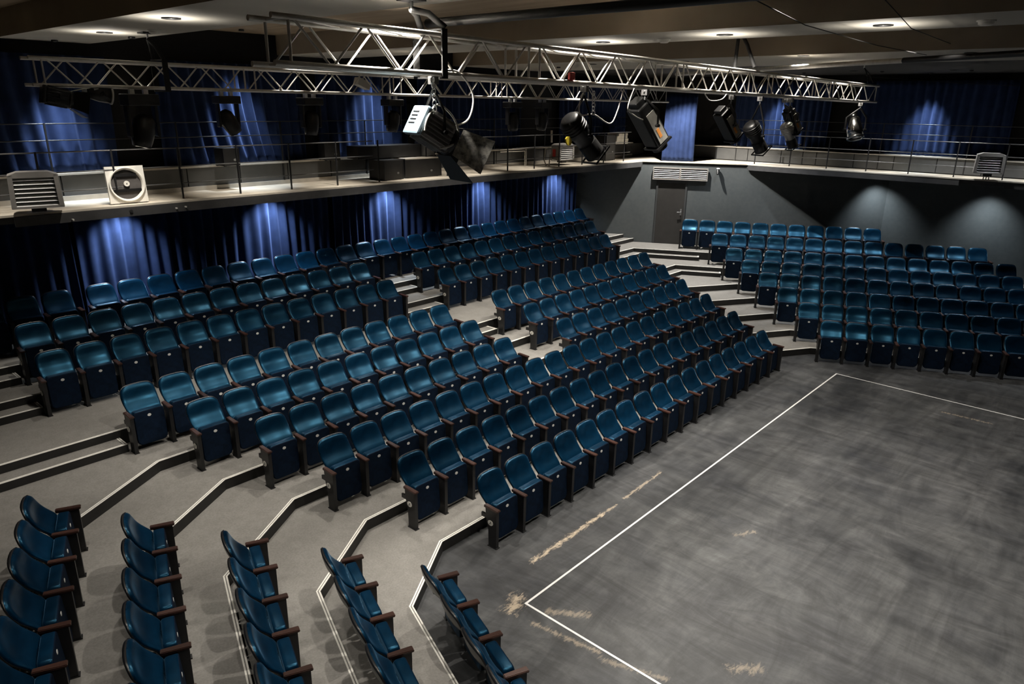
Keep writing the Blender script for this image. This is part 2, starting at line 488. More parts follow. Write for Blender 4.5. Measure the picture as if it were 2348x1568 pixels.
# half-height steps in the aisles
def half_step(poly, z0, z1, nose):
    m = MB(); m.prism(poly, z0, z1, 0, 1)
    o = tag(m.build('floor', ['tier_vinyl', 'riser_black']), kind='structure')
    nosing_strip(nose, z1, o)
for k in (6, 7, 8):
    yb = YT[k]; yf = yb-.315
    z0, z1 = ZT[k-1], ZH[k]
    xl = {6: -2.18, 7: -2.73, 8: -2.73}[k]
    half_step([(-14, yf), (xl, yf), (xl, yb), (-14, yb)], z0, z1, [(-14, yf), (xl, yf), (xl, yb)])
    xr = {6: 5.73, 7: 5.73, 8: 5.79}[k]
    half_step([(4.52, yf), (xr, yf), (xr, yb), (4.52, yb)], z0, z1, [(4.52, yf), (xr, yf), (xr, yb)])
    if k == 8:
        xe = 15.43
        half_step([(13.5, yf), (xe, yf), (15.27, yb), (13.5, yb)], z0, z1, [(13.5, yf), (xe, yf)])
    else:
        te = {6: -2.227, 7: -2.915}[k]; dep = DEPT[k]-.24
        cx = {6: 13.95, 7: 14.30}[k]; xs = {6: 12.40, 7: 12.95}[k]
        tc_ = (Vector((cx, yf))-B0).dot(DB)
        e6 = tier_edge(k)
        c1 = bp(tc_, dep); c1 = (c1[0], yf) if abs(c1[1]-yf) < .15 else c1
        half_step([(xs, yf), c1, bp(te, dep), bp(te, DEPT[k]), e6[1], (xs, yb)], z0, z1, [(xs, yf), c1, bp(te, dep), bp(te, DEPT[k])])

# ------------------------------------------------------------------ structure: walls and balcony
ZB = 3.93; ZBU = 3.80
m = MB(); m.box(-14, 19.3, YW, YW+.2, 0, 7.4); tag(m.build('wall_back', 'wall_black'), kind='structure')
def wall_seg(p, q, z0, z1, th, name, mat):
    p, q = Vector(p), Vector(q); d = (q-p).normalized(); nn = Vector((-d.y, d.x))*th
    m = MB(); m.prism([tuple(p), tuple(q), tuple(q+nn), tuple(p+nn)], z0, z1)
    return tag(m.build(name, mat), kind='structure')
CW = wall_seg(WA, WE, 0, ZB-.001, .25, 'wall_corner', 'wall_grey')
wall_seg(WE, (XW, -14), 0, ZB-.001, .25, 'wall_right', 'wall_grey')
m = MB(); m.box(XW+.02, XW+.25, -14, YW, ZB, 7.4); tag(m.build('wall_right', 'wall_black'), kind='structure')
m = MB(); m.box(-14.2, -14, -14, YW, 0, 7.4); tag(m.build('wall_left', 'wall_black'), kind='structure')
m = MB(); m.box(-14, XW, -14.2, -14, 0, 7.4); tag(m.build('wall_front', 'wall_black'), kind='structure')

QL = (-14, 8.88); QR1 = wallb_at_y(8.50); QR2 = wallb_at_x(17.0); QE = (17.36, -14)
edge_b = [QL, QR1, QR2, QE]
m = MB(); m.prism([QL, QR1, QR2, QE, (XW, -14), (XW, YW), (-14, YW)], ZBU, ZB, 0, 1)
BALC = tag(m.build('balcony', ['balcony_floor', 'fascia_grey']), kind='structure')
# pale lip and dark fascia board along the front of the balcony
def along(p, q, z0, z1, d0, d1, name, mat, parent):
    p, q = Vector(p), Vector(q); d = (q-p).normalized(); nn = Vector((-d.y, d.x))
    m = MB(); a, b = p+nn*d0, q+nn*d0; c, e = q+nn*d1, p+nn*d1
    m.prism([tuple(a), tuple(b), tuple(c), tuple(e)], z0, z1)
    return m.build(name, mat, parent)
for i in range(3):
    p, q = edge_b[i], edge_b[i+1]
    along(p, q, ZB-.022, ZB+.012, -.03, .06, 'floor_lip', 'balcony_edge', BALC)
along((-2.35, 8.72), (QR1[0]-.02, QR1[1]), ZBU-.05, ZB-.025, -.045, -.002, 'fascia_board', 'fascia_grey', BALC)
along((QR2[0]+.02, QR2[1]-.05), (17.13, -.42), ZBU-.05, ZB-.025, -.045, -.002, 'fascia_board', 'fascia_grey', BALC)
along((17.16, -1.45), QE, ZBU-.05, ZB-.025, -.045, -.002, 'fascia_board', 'fascia_grey', BALC)
m = MB(); m.disc((-.62, 8.66, 3.84), (0, -1, 0), .028, n=14, th=.02); m.build('cable_hole', 'black_paint', BALC)
for (x, z) in ((-1.55, 3.79), (.15, 3.82), (.32, 3.83), (4.6, 3.83), (5.0, 3.83), (13.2, 3.82)):
    m = MB(); m.box(x-.012, x+.012, 8.60-.02*0, 8.66, z-.012, z+.012); m.build('tape_scrap', 'paper_white', BALC)

# back parapet (dark panels under a pale ledge)
PAR = tag(MB().box(-14, 17.2, 10.06, 10.12, ZB, 4.38).build('wall_back', 'black_paint'), kind='structure')
x = -4.60
while x < 17:
    MB().box(x+.012, x+1.118, 10.035, 10.06, ZB+.03, 4.37, bevel=0).build('panel', 'knee_panel', PAR); x += 1.13
MB().box(-14, 17.2, 9.99, 10.30, 4.38, 4.415).build('ledge', 'ledge_cream', PAR)
MB().box(-14, 17.2, 10.0, 10.06, ZB, ZB+.085).build('skirting', 'ledge_cream', PAR)
PAR2 = tag(MB().box(18.18, 18.24, -14, 8.6, ZB, 4.36).build('wall_right', 'black_paint'), kind='structure')
y = 7.2
while y > -8:
    MB().box(18.155, 18.18, y-1.118, y-.012, ZB+.03, 4.35).build('panel', 'knee_panel', PAR2); y -= 1.13
MB().box(18.11, 18.80, -14, 8.6, 4.36, 4.385).build('ledge', 'ledge_cream', PAR2)

# ------------------------------------------------------------------ structure: ceiling and beams
ZS = 6.62; ZC = 7.02
m = MB(); m.box(-14, 12.6, -14, YW, ZC, ZC+.1); CEIL = tag(m.build('ceiling', 'ceiling_board'), kind='structure')
m = MB(); m.box(12.3, XW+.2, -14, YW, ZS+.02, ZC+.1); tag(m.build('ceiling', 'wall_black'), kind='structure')
for (x0, x1) in ((-1.72, -.25), (3.50, 4.95), (8.75, 12.3), (-7.4, -5.9)):
    m = MB(); m.box(x0, x1, -14, 10.40, ZS, ZC, 0)
    m.mi[-6] = 1                       # soffit face
    tag(m.build('ceiling_beam', ['ceiling_tan', 'soffit_grey']), kind='structure')

# ------------------------------------------------------------------ door, louvre on the corner wall
def on_wall(t, out=0.0):               # a point on the corner wall, t along DB, 'out' metres into the room
    base = B0+DB*t; dep = -(WALL_B-B0).dot(NB)
    p = base-NB*(dep-out); return p
th_b = AB
DOOR = empty('door_1', (*on_wall(-4.0), ZT[7]), th_b, kind='structure')
mb = MB(); mb.box(-.44, .44, -.012, .03, 0.005, 2.02, bevel=.004); mb.build('leaf', 'door_grey', DOOR)
for a, b_ in ((-.50, -.44), (.44, .50)):
    MB().box(a, b_, -.035, .03, 0, 2.08).build('frame_post', 'door_frame', DOOR)
MB().box(-.50, .50, -.035, .03, 2.02, 2.10).build('frame_head', 'door_frame', DOOR)
h_ = MB().box(.335, .385, -.03, -.012, .98, 1.18, bevel=.004).build('lock_plate', 'hardware_steel', DOOR)
MB().tube([(.36, -.03, 1.08), (.36, -.075, 1.08), (.24, -.08, 1.08)], .012, 8).build('lever', 'hardware_steel', h_)
LOUV = empty('louvre_vent', (*on_wall(-3.76, .01), 3.36), th_b, label='wide twin louvre vent with white slats above the grey door', cat='vent')
MB().box(-.86, .86, -.05, -.03, .02, .37).build('backing', 'black_paint', LOUV)
for nm, bx_ in (('frame_top', (-.88, .88, .36, .40)), ('frame_bottom', (-.88, .88, 0, .035)), ('frame_side', (-.88, -.85, .035, .36)), ('frame_side', (.85, .88, .035, .36)), ('mullion', (-.025, .025, .035, .36))):
    MB().box(bx_[0], bx_[1], -.085, -.03, bx_[2], bx_[3]).build(nm, 'heater_grey', LOUV)
for sx in (-.437, .437):
    for i, z in enumerate((.075, .135, .195, .255, .315)):
        m = MB(); m.M = Matrix.Translation((sx, -.06, z)) @ Matrix.Rotation(math.radians(32), 4, 'X')
        m.box(-.405, .405, -.026, .026, -.006, .006); m.build('slat', 'heater_slat', LOUV)
cam_o = empty('security_camera', (*on_wall(-2.58, .0), 3.66), th_b, label='small white and black security camera on grey wall right of vent', cat='camera')
MB().cyl((0, 0, .06), (0, -.06, .06), .03, 12).build('mount', 'fan_white', cam_o)
MB().tube([(0, -.05, .09), (0, -.10, .03), (0, -.16, -.06)], [.045, .045, .035], 12).build('housing', 'lamp_black', cam_o)
MB().disc((0, -.08, .105), (0, -.3, 1), .05, n=14, th=.012).build('cap', 'fan_white', cam_o)

# ------------------------------------------------------------------ floor tape
TAPE = empty('floor_tape', (0, 0, 0), label='thin white tape outline of the playing area on dark stage floor', cat='tape')
MB().box(-.014, 10.678, -.014, .014, .0015, .004).build('tape_strip', 'tape_white', TAPE)
MB().box(-.014, .014, -10, -.014, .0015, .004).build('tape_strip', 'tape_white', TAPE)
MB().box(10.650, 10.678, -10, -.014, .0015, .004).build('tape_strip', 'tape_white', TAPE)

# ------------------------------------------------------------------ theatre seats
# local frame: x across the seat, y towards the back (0 = front tip of the armrests), z up
BACK_Z0, BACK_Z1 = .42, .905
_PROF = []
def _profile():
    """(z, y) of the padded back: strongly sloped just above the seat, steeper towards the top"""
    ang = [(.38, 2), (.50, 8), (.57, 36), (.62, 48), (.68, 37), (.75, 21), (.83, 10), (.93, 4)]
    z = .93; y = .432; n = 60; dz = (.93-.38)/n; out = [(z, y)]
    for _ in range(n):
        z -= dz
        for (a, b), (c, d) in zip(ang, ang[1:]):
            if a <= z+1e-6 <= c+1e-6: t = b+(d-b)*(z-a)/(c-a)
        y -= math.tan(math.radians(t))*dz; out.append((z, y))
    _PROF.extend(out[::-1])
_profile()
def prof_y(z):
    f = (z-.38)/(.93-.38)*60; i = max(0, min(59, int(f))); f -= i
    return _PROF[i][1]*(1-f)+_PROF[i+1][1]*f
def back_point(u, v, d):
    """backrest surface; u -1..1 across, v 0..1 up, d = depth behind the front skin"""
    ztop = (BACK_Z1-BACK_Z0)*(1-.018*abs(u)**2-.120*abs(u)**7)
    z = BACK_Z0+v*ztop
    wd = .205+.042*math.sin(min(1, v/.70)*PI/2)-.016*max(0, (v-.72)/.28)**2
    y = prof_y(z)-.040*u*u*(.5+.5*math.sin(v*PI))
    return Vector((u*wd, y+d, z))
def backrest_meshes():
    NU, NV = 14, 12
    us = [math.sin((i/NU-.5)*PI) for i in range(NU+1)]; vs = [i/NV for i in range(NV+1)]
    vs = [v if v < .8 else .8+.2*math.sin((v-.8)/.2*PI/2) for v in vs]
    def sheet(fn):
        return [fn(u, v) for v in vs for u in us]
    W_ = NU+1
    def quads(o, flip):
        q = []
        for j in range(NV):
            for i in range(NU):
                a = o+j*W_+i; f = (a, a+1, a+W_+1, a+W_)
                q.append(f[::-1] if flip else f)
        return q
    def rim(o1, o2):
        ring = [i for i in range(W_)]+[j*W_+NU for j in range(1, NV+1)]+[NV*W_+i for i in range(NU-1, -1, -1)]+[j*W_ for j in range(NV-1, 0, -1)]
        n = len(ring)
        return [(o1+ring[k], o2+ring[k], o2+ring[(k+1) % n], o1+ring[(k+1) % n]) for k in range(n)]
    def puff(u, v):
        e = (1-abs(u)**4)*(1-max(0, (v-.75)/.25)**3)
        return back_point(u, v, .018-.030*max(0, e)**.5)
    def scaled(u, v, k, d):
        p = back_point(u, v, d); p.x *= k; p.z = BACK_Z0+(p.z-BACK_Z0)*k; return p
    m = MB()
    F = sheet(puff); Bk = sheet(lambda u, v: scaled(u, v, 1.0, .040))
    m.add(F+Bk, quads(0, False)+rim(0, len(F)), 0, True)
    cush = m.mesh('backrest_cushion', 'velvet')
    m = MB()
    F = sheet(lambda u, v: scaled(u, v, 1.022, .036)); Bk = sheet(lambda u, v: scaled(u, v, 1.0, .066-.014*abs(u)**3))
    m.add(F+Bk, quads(0, False)+quads(len(F), True)+rim(0, len(F)), 0, True)
    return cush, m.mesh('back_shell', 'black_plastic')
def round_rect(x0, x1, z0, z1, rb, rt, n=4):
    p = []
    for (cx, cz, r, a0) in ((x1-rb, z0+rb, rb, -90), (x1-rt, z1-rt, rt, 0), (x0+rt, z1-rt, rt, 90), (x0+rb, z0+rb, rb, 180)):
        for i in range(n+1):
            a = math.radians(a0+90*i/n); p.append((cx+r*math.cos(a), cz+r*math.sin(a)))
    return p
def pan_mesh():
    """tipped-up seat: fabric underside to the front, soft rolled top edge"""
    bm = bmesh.new()
    prof = [(-.001, .93), (.0, .965), (.008, .99), (.022, 1.0), (.085, 1.0), (.108, .985), (.118, .95)]
    out = round_rect(-.218, .218, .075, .598, .075, .045)
    cx, cz = 0, .335; rings = []
    for (y, k) in prof:
        rings.append([bm.verts.new((cx+(x-cx)*(k if k > .97 else k), .066+y+(z-.08)*.055, cz+(z-cz)*k)) for x, z in out])
    n = len(out)
    bm.faces.new(rings[0]); f = bm.faces.new(rings[-1][::-1])
    for a, b in zip(rings, rings[1:]):
        for i in range(n): bm.faces.new((a[i], b[i], b[(i+1) % n], a[(i+1) % n]))
    me = bpy.data.meshes.new('seat_pan'); bmesh.ops.recalc_face_normals(bm, faces=bm.faces); bm.to_mesh(me); bm.free()
    me.materials.append(MATS['seat_underside']); me.materials.append(MATS['velvet'])
    for p in me.polygons:
        p.use_smooth = len(p.vertices) == 4
        p.material_index = 0 if (p.center.y-(p.center.z-.08)*.055) < .073 else 1
    return me
def stand_mesh():
    m = MB()
    m.extr([(.008, .565), (.010, .30), (.014, 0.0), (.150, 0.0), (.158, .25), (.185, .36), (.205, .47), (.210, .565)], 'x', -.026, .026)
    m.box(-.034, .034, .0, .165, 0, .012)
    m.box(-.012, .012, .20, .30, .40, .46)
    return m.mesh('stand', 'black_metal')
def arm_mesh():
    m = MB()
    bm = bmesh.new(); bmesh.ops.create_cube(bm, size=1)
    for v in bm.verts:
        y = -.014 if v.co.y < 0 else .240
        wdt = .037 if v.co.y < 0 else .029
        z = (.590 if v.co.y < 0 else .602) if v.co.z > 0 else .563
        v.co = Vector((wdt if v.co.x > 0 else -wdt, y, z))
    bmesh.ops.bevel(bm, geom=list(bm.edges), offset=.006, segments=2, affect='EDGES')
    me = bpy.data.meshes.new('armrest'); bm.to_mesh(me); bm.free(); me.materials.append(MATS['arm_wood']); return me
ME_CUSH, ME_SHELL = backrest_meshes()
ME_PAN = pan_mesh(); ME_STAND = stand_mesh(); ME_ARM = arm_mesh()
m = MB(); m.disc((0, .090, .514), (0, -1, .05), .027, .021, 14, .004); ME_PLATE = m.mesh('number_plate', 'steel_plate')
m = MB(); m.disc((0, .0855, .514), (0, -1, .05), .015, .010, 12, .001); ME_MARK = m.mesh('plate_mark', 'plate_mark')
m = MB(); m.disc((0, .112, .372), (-1, 0, 0), .047, .040, 18, .004); ME_ROWP = m.mesh('row_plate', 'fan_white')
m = MB(); m.M = Matrix.Translation((-.0052, .112, .372)) @ Matrix.Rotation(math.radians(25), 4, 'X'); m.box(-.001, .001, -.006, .006, -.024, .024); m.box(-.001, .001, -.006, .012, -.024, -.014); ME_ROWM = m.mesh('row_mark', 'plate_mark')
# hinge bolt seen under the armrest
m = MB(); m.disc((0, .0, .535), (0, -1, 0), .009, .009, 8, .004); ME_BOLT = m.mesh('bolt', 'hardware_steel')

def make_seat(x, y, z, rz, label, group, first, last, plate_side=None):
    t = empty('theatre_seat', (x, y, z), rz, label, 'seat', group)
    obj('backrest', ME_CUSH, t); obj('back_shell', ME_SHELL, t)
    pan = obj('seat_pan', ME_PAN, t)
    pl = obj('number_plate', ME_PLATE, pan)
    s1 = obj('stand', ME_STAND, t); s1.location.x = -PITCH/2
    a1 = obj('armrest', ME_ARM, t); a1.location.x = -PITCH/2
    if last:
        s2 = obj('stand', ME_STAND, t); s2.location.x = PITCH/2
        a2 = obj('armrest', ME_ARM, t); a2.location.x = PITCH/2
    if plate_side == 'L':
        p = obj('row_plate', ME_ROWP, s1); p.location.x = -.030
        obj('row_mark', ME_ROWM, p)
    return t
ORD = ['first', 'second', 'third', 'fourth', 'fifth', 'sixth', 'seventh', 'eighth', 'ninth', 'tenth', 'eleventh', 'twelfth', 'thirteenth',
       'fourteenth', 'fifteenth', 'sixteenth', 'seventeenth', 'eighteenth', 'nineteenth', 'twentieth', 'twenty-first', 'twenty-second',
       'twenty-third', 'twenty-fourth', 'twenty-fifth', 'twenty-sixth', 'twenty-seventh', 'twenty-eighth']
ROWN = ['front row', 'second row', 'third row', 'fourth row', 'fifth row', 'sixth row', 'seventh row', 'eighth row', 'back row']
A_ROWS = {0: [(.575, 17, '')], 1: [(-.02, 19, '')], 2: [(-.63, 21, '')],
          3: [(-1.04, 10, 'left'), (5.82, 10, 'right')], 4: [(-1.586, 11, 'left'), (5.82, 11, 'right')],
          5: [(-2.13, 12, 'left'), (5.76, 12, 'right')], 6: [(-2.70, 13, 'left'), (5.72, 13, 'right')],
          7: [(-2.67, 13, 'left'), (5.757, 14, 'right')], 8: [(-3.07, 3, 'left'), (-1.237, 28, 'right')]}
for k, secs in A_ROWS.items():
    for (x0, n, side) in secs:
        for i in range(n):
            if side == '': lab = 'blue velvet tip-up seat, %s from the left in the %s of the centre bank' % (ORD[i], ROWN[k])
            elif k == 8: lab = 'blue velvet tip-up seat in the back row below the curtain, %s %s of the split' % (ORD[i] if side == 'right' else ORD[n-1-i], side)
            else: lab = 'blue velvet tip-up seat, centre bank %s, %s seat %s of the aisle' % (ROWN[k], ORD[i] if side == 'right' else ORD[n-1-i], side)
            make_seat(x0+(i+.5)*PITCH, YROW[k]-.07, ZT[k], 0, lab, 'blue seats of the centre bank', i == 0, i == n-1, 'L' if i == 0 else None)
BROW = ['front row', 'second row', 'third row', 'fourth row', 'fifth row', 'sixth row', 'seventh row', 'back row']
for k in range(8):
    for i in range(NBROW[k]):
        p = B0+DB*(TB[k]+(i+.5)*PITCH)-NB*(DEPB[k]-.07)
        lab = 'blue velvet tip-up seat, %s from the aisle in the %s of the right bank' % (ORD[i], BROW[k])
        make_seat(p.x, p.y, ZT[k], AB, lab, 'blue seats of the right bank', i == 0, i == NBROW[k]-1, None)
NCROW = [5, 5, 6, 6, 7]
AC_ROT = math.atan2(-DC.y, -DC.x)
for k in range(5):
    for i in range(NCROW[k]):
        p = C0+DC*(SC[k]+(i+.5)*PITCH)-NC*(.937*k)
        lab = 'blue velvet tip-up seat, near left bank, %s, %s from the aisle' % (ROWN[k], ORD[i])
        s_ = make_seat(p.x, p.y, ZT[k], AC_ROT, lab, 'blue seats of the near left bank', i == 0, i == 0, None)

# ------------------------------------------------------------------ curtains
def curtain(name, p, q, z0, z1, label, seed, amp=.055, period=.24, sweep=0.0, group=None, flare=0.0):
    """a hanging drape between plan points p and q, real folds, closed thin cloth"""
    rnd = random.Random(seed)
    p, q = Vector(p), Vector(q); L = (q-p).length; d = (q-p).normalized(); nn = Vector((d.y, -d.x))
    n = int(L/.022); rows = 14
    ph = []; x = 0; phase = 0
    folds = [(rnd.uniform(.6, 1.5), rnd.uniform(.4, 1.3)) for _ in range(int(L/period)+4)]
    def wave(s):
        i = min(int(s/period), len(folds)-2); f = s/period-i
        a = folds[i][1]*(1-f)+folds[i+1][1]*f
        return a*math.sin(2*PI*(s/period)+folds[0][0]*3+1.1*math.sin(s*1.7+seed)+.6*math.sin(s*4.1+seed*2))
    verts = []; m = MB()
    for j in range(rows+1):
        v = j/rows; z = z1+(z0-z1)*v
        for i in range(n+1):
            s = L*i/n
            a = amp*(.75+.35*v)*wave(s)+.010*math.sin(9*s+5*v+seed)
            shift = sweep*v*v*math.sin(PI*min(1, s/L))+.03*v*math.sin(2.3*s+seed)+flare*v*v*(s/L-.5)
            pt = p+d*(s+shift)+nn*a
            verts.append((pt.x, pt.y, z))
    W_ = n+1
    m.add(verts, [(j*W_+i, j*W_+i+1, (j+1)*W_+i+1, (j+1)*W_+i) for j in range(rows) for i in range(n)], 0, True)
    o = m.build(name, 'curtain_blue')
    md = o.modifiers.new('cloth', 'SOLIDIFY'); md.thickness = .006
    return tag(o, label, 'curtain', group)
LOWG = 'blue drapes under the balcony'
curtain('curtain', (-6, 10.2), (-1.20, 10.2), 1.50, 3.80, 'dark blue drape at far left under the balcony', 3, group=LOWG)
curtain('curtain', (-1.10, 10.22), (4.4, 10.22), 1.50, 3.80, 'blue drape under the balcony behind leftmost lit pools', 4, group=LOWG)
curtain('curtain', (4.5, 10.2), (9.0, 10.2), 1.50, 3.80, 'blue drape under the balcony behind middle of back row', 5, group=LOWG)
curtain('curtain', (9.1, 10.22), (14.2, 10.22), 1.50, 3.80, 'blue drape under the balcony at its right end', 6, group=LOWG)
UPG = 'blue drapes above the balcony'
curtain('curtain', (-3.0, 10.22), (-.1, 10.22), 4.42, 6.40, 'blue drape above balcony behind left end of far truss', 11, .06, .28, .10, UPG)
curtain('curtain', (.7, 10.22), (3.9, 10.22), 4.42, 6.40, 'blue drape above balcony sweeping right over the parapet', 12, .06, .25, .30, UPG)
curtain('curtain', (4.3, 10.22), (6.9, 10.22), 4.42, 6.40, 'blue drape above balcony behind the stacked black cases', 13, .06, .26, .05, UPG)
curtain('curtain', (7.3, 10.22), (11.3, 10.22), 4.42, 6.40, 'blue drape above balcony right of the stacked cases', 14, .05, .24, .05, UPG)
curtain('curtain', (13.2, 10.22), (16.9, 10.22), 4.42, 6.40, 'blue drape above balcony near the room corner', 15, .05, .24, .05, UPG)
curtain('curtain', (18.62, 6.9), (18.62, 3.7), 4.40, 6.45, 'blue drape above right balcony behind hanging spotlights', 16, .05, .22, .0, UPG)
curtain('curtain', (18.62, 2.9), (18.62, -1.1), 4.40, 6.45, 'blue drape above right balcony near the right heater', 17, .05, .24, .0, UPG)
c_ = curtain('curtain', (16.05, 8.08), (16.52, 7.22), 3.95, 6.05, 'narrow bright blue curtain leg standing at the balcony corner', 18, .028, .16, .0, UPG)

# ------------------------------------------------------------------ railings
def railing(pts, post_ds, label, zs, name='railing', zpost=4.86, r=.011):
    (x0, y0), (x1, y1) = pts
    p, q = Vector(pts[0]), Vector(pts[1]); d = (q-p).normalized()
    root = empty(name, (x0, y0, ZB), label=label, cat='railing')
    def loc(v): return (v[0]-x0, v[1]-y0, v[2]-ZB)
    for z, mt in zs:
        MB().cyl(loc((p.x, p.y, z)), loc((q.x, q.y, z)), r if mt != 'rail_black' else r*.9, 8).build('rail', mt, root)
    for s in post_ds:
        c = p+d*s
        MB().box(*(c.x-x0-.014, c.x-x0+.014, c.y-y0-.014, c.y-y0+.014), 0, zpost-ZB).build('post', 'rail_black', root)
    return root
railing([(-9, 9.06), (4.85, 8.96)], [.38+1.135*i for i in range(13)], 'thin black railing along left balcony with pale top rail', [(4.845, 'rail_top'), (4.52, 'rail_top'), (4.215, 'rail_top')])
railing([(7.1, 8.96), (15.2, 8.80)], [.05+1.10*i for i in range(8)], 'thin black railing along balcony between cases and corner', [(4.845, 'rail_top'), (4.52, 'rail_top'), (4.215, 'rail_black')])
railing([(-9, 10.02), (16.8, 10.02)], [.9+2.26*i for i in range(12)], 'black handrail in front of the upper left drapes', [(5.26, 'rail_black'), (4.98, 'rail_black')], zpost=5.27)
railing([(17.35, 5.6), (17.50, -9)], [.15+1.13*i for i in range(12)], 'thin black railing along right balcony', [(4.845, 'rail_top'), (4.52, 'rail_top'), (4.215, 'rail_top')])
railing([(18.16, 6.9), (18.16, -9)], [.4+2.26*i for i in range(7)], 'black handrail in front of the right drapes', [(5.26, 'rail_black'), (4.98, 'rail_black')], zpost=5.27)

# ------------------------------------------------------------------ trusses
def truss(x0, x1, y0, a, zfun, joints, label):
    """box truss along x: four chords, zig-zag webs on all faces, doubled frames at every joint"""
    zc = zfun(x0)
    root = empty('lighting_truss', (x0, y0+a/2, zc), label=label, cat='truss', group='aluminium lighting trusses')
    ox, oy, oz = x0, y0+a/2, zc
    def L(x, y, top): return (x-ox, y-oy, zfun(x)+(a if top else 0)-oz)
    for y in (y0, y0+a):
        for top in (0, 1):
            MB().cyl(L(x0-.06, y, top), L(x1+.06, y, top), .024, 12).build('chord', 'truss_alu', root)
    segs = [x0]+joints+[x1]
    for a0, a1 in zip(segs, segs[1:]):
        for xx in (a0+.09, a1-.09):
            for y in (y0, y0+a):
                MB().cyl(L(xx, y, 0), L(xx, y, 1), .013, 8).build('frame_upright', 'truss_alu', root)
            for top in (0, 1):
                MB().cyl(L(xx, y0, top), L(xx, y0+a, top), .013, 8).build('frame_cross', 'truss_alu', root)
        b0, b1 = a0+.12, a1-.12; nseg = 2*max(2, round((b1-b0)/.80)); st = (b1-b0)/nseg
        for i in range(nseg):
            u0, u1 = b0+i*st, b0+(i+1)*st
            for y, ph in ((y0, 1), (y0+a, 0)):
                t0 = (i+ph) % 2
                MB().cyl(L(u0+.012, y, t0), L(u1-.012, y, 1-t0), .011, 6).build('web', 'truss_alu', root)
            if i % 2 == 0:
                for top in (0, 1):
                    MB().cyl(L(u0, y0, top), L(u0+2*st if i+2 <= nseg else u1, y0+a, top), .011, 6).build('web', 'truss_alu', root)
    return root
ZN = lambda x: 5.985-.0105*(x+2.2)
truss(-2.15, 13.2, .87, .35, ZN, [.965, 4.15, 7.25, 10.25], 'long near aluminium box truss carrying the large spotlights')
ZF = lambda x: 5.855-.0045*(x+2.2)
truss(-2.2, 14.0, 6.84, .34, ZF, [.85, 3.9, 6.95, 10.0], 'far aluminium box truss in front of the upper drapes')

def sling(top, a, b, label, r=.022, mat='sling_black'):
    root = empty('truss_sling', top, label=label, cat='sling', group='black truss slings')
    t = Vector(top)
    MB().box(-.10, .10, -.10, .10, -.02, 0).build('ceiling_plate', 'black_metal', root)
    MB().cyl((0, 0, -.02), (0, 0, -.10), .016, 8).build('eye_bolt', 'hardware_steel', root)
    for e in (a, b):
        e = Vector(e)-t
        MB().tube([(0, 0, -.09), e*.5+Vector((0, 0, .0)), e], r, 8).build('sling_leg', mat, root)
    return root
sling((-.62, 1.05, ZS), (-.36, .87, ZN(-.4)+.415), (-.36, 1.22, ZN(-.4)+.415), 'black sling hanging near truss above the barn-door lamp', .032)
for dx in (0,):
    rt = empty('truss_sling', (-.40, 1.05, ZN(-.4)), label='black webbing wrapped round the near truss by barn-door lamp', cat='sling', group='black truss slings')
    MB().box(-.035, .035, -.215, -.20, -.04, .40).build('webbing', 'sling_black', rt)
    MB().box(-.035, .035, .20, .215, -.04, .40).build('webbing', 'sling_black', rt)
    MB().box(-.035, .035, -.215, .215, .39, .405).build('webbing', 'sling_black', rt)
    MB().box(-.035, .035, -.215, .215, -.045, -.03).build('webbing', 'sling_black', rt)
sling((6.75, 1.3, ZC), (6.55, .87, ZN(6.3)+.41), (6.55, 1.22, ZN(6.3)+.41), 'black sling hanging the middle of near truss', .030)
sling((12.6, 1.05, ZS+.02), (12.45, .87, ZN(12)+.40), (12.8, .87, ZN(12)+.40), 'small black sling with red shackle at far end of near truss', .012)
sling((-.62, 7.0, ZS), (-.50, 6.84, ZF(-.5)+.40), (-.50, 7.18, ZF(-.5)+.40), 'black sling hanging left end of far truss', .03)
rt = empty('truss_sling', (-.50, 7.01, ZF(-.5)), label='black webbing wrapped round left end of far truss', cat='sling', group='black truss slings')
for y in (-.205, .19): MB().box(-.04, .04, y, y+.015, -.04, .40).build('webbing', 'sling_black', rt)
MB().box(-.04, .04, -.205, .205, -.05, -.035).build('webbing', 'sling_black', rt)
MB().box(-.04, .04, -.205, .205, .39, .405).build('webbing', 'sling_black', rt)

# pipes under the ceiling
def thing_tube(name, pts, r, mat, label, cat, n=10):
    base = Vector(pts[0])
    root = MB().tube([Vector(p)-base for p in pts], r, n).build(name, mat)
    root.location = base
    return tag(root, label, cat)
thing_tube('ceiling_pipe', [(-.25, 1.25, 6.45), (-.15, -6.0, 6.45)], .042, 'lamp_black', 'thick black pipe under the ceiling meeting the near truss', 'pipe', 14)
thing_tube('ceiling_rod', [(.05, -.5, 6.47), (-.18, -3.8, 6.47)], .010, 'hardware_steel', 'thin bright rod beside the black ceiling pipe', 'rod')
thing_tube('ceiling_pipe', [(11.2, 5.0, 6.42), (7.75, -1.05, 6.42)], .040, 'truss_alu', 'grey ceiling pipe running above far end of near truss', 'pipe', 14)
thing_tube('ceiling_pipe', [(7.75, -1.05, 6.42), (5.2, -5.5, 6.42)], .044, 'lamp_black', 'black ceiling pipe at upper right, joined to grey pipe', 'pipe', 14)
thing_tube('ceiling_cable', [(.36, -1.78, 6.55), (2.185, -1.6, 6.47), (5, -1.45, 6.46), (7.9, -1.33, 6.5)], .0045, 'cable_dark', 'thin dark cable crossing the ceiling toward black pipe', 'cable', 6)
thing_tube('ceiling_cable', [(.9, -2.6, 6.58), (3.2, -2.3, 6.48), (5.73, -2.12, 6.5)], .0045, 'cable_dark', 'thin dark cable crossing the bright soffit at upper right', 'cable', 6)
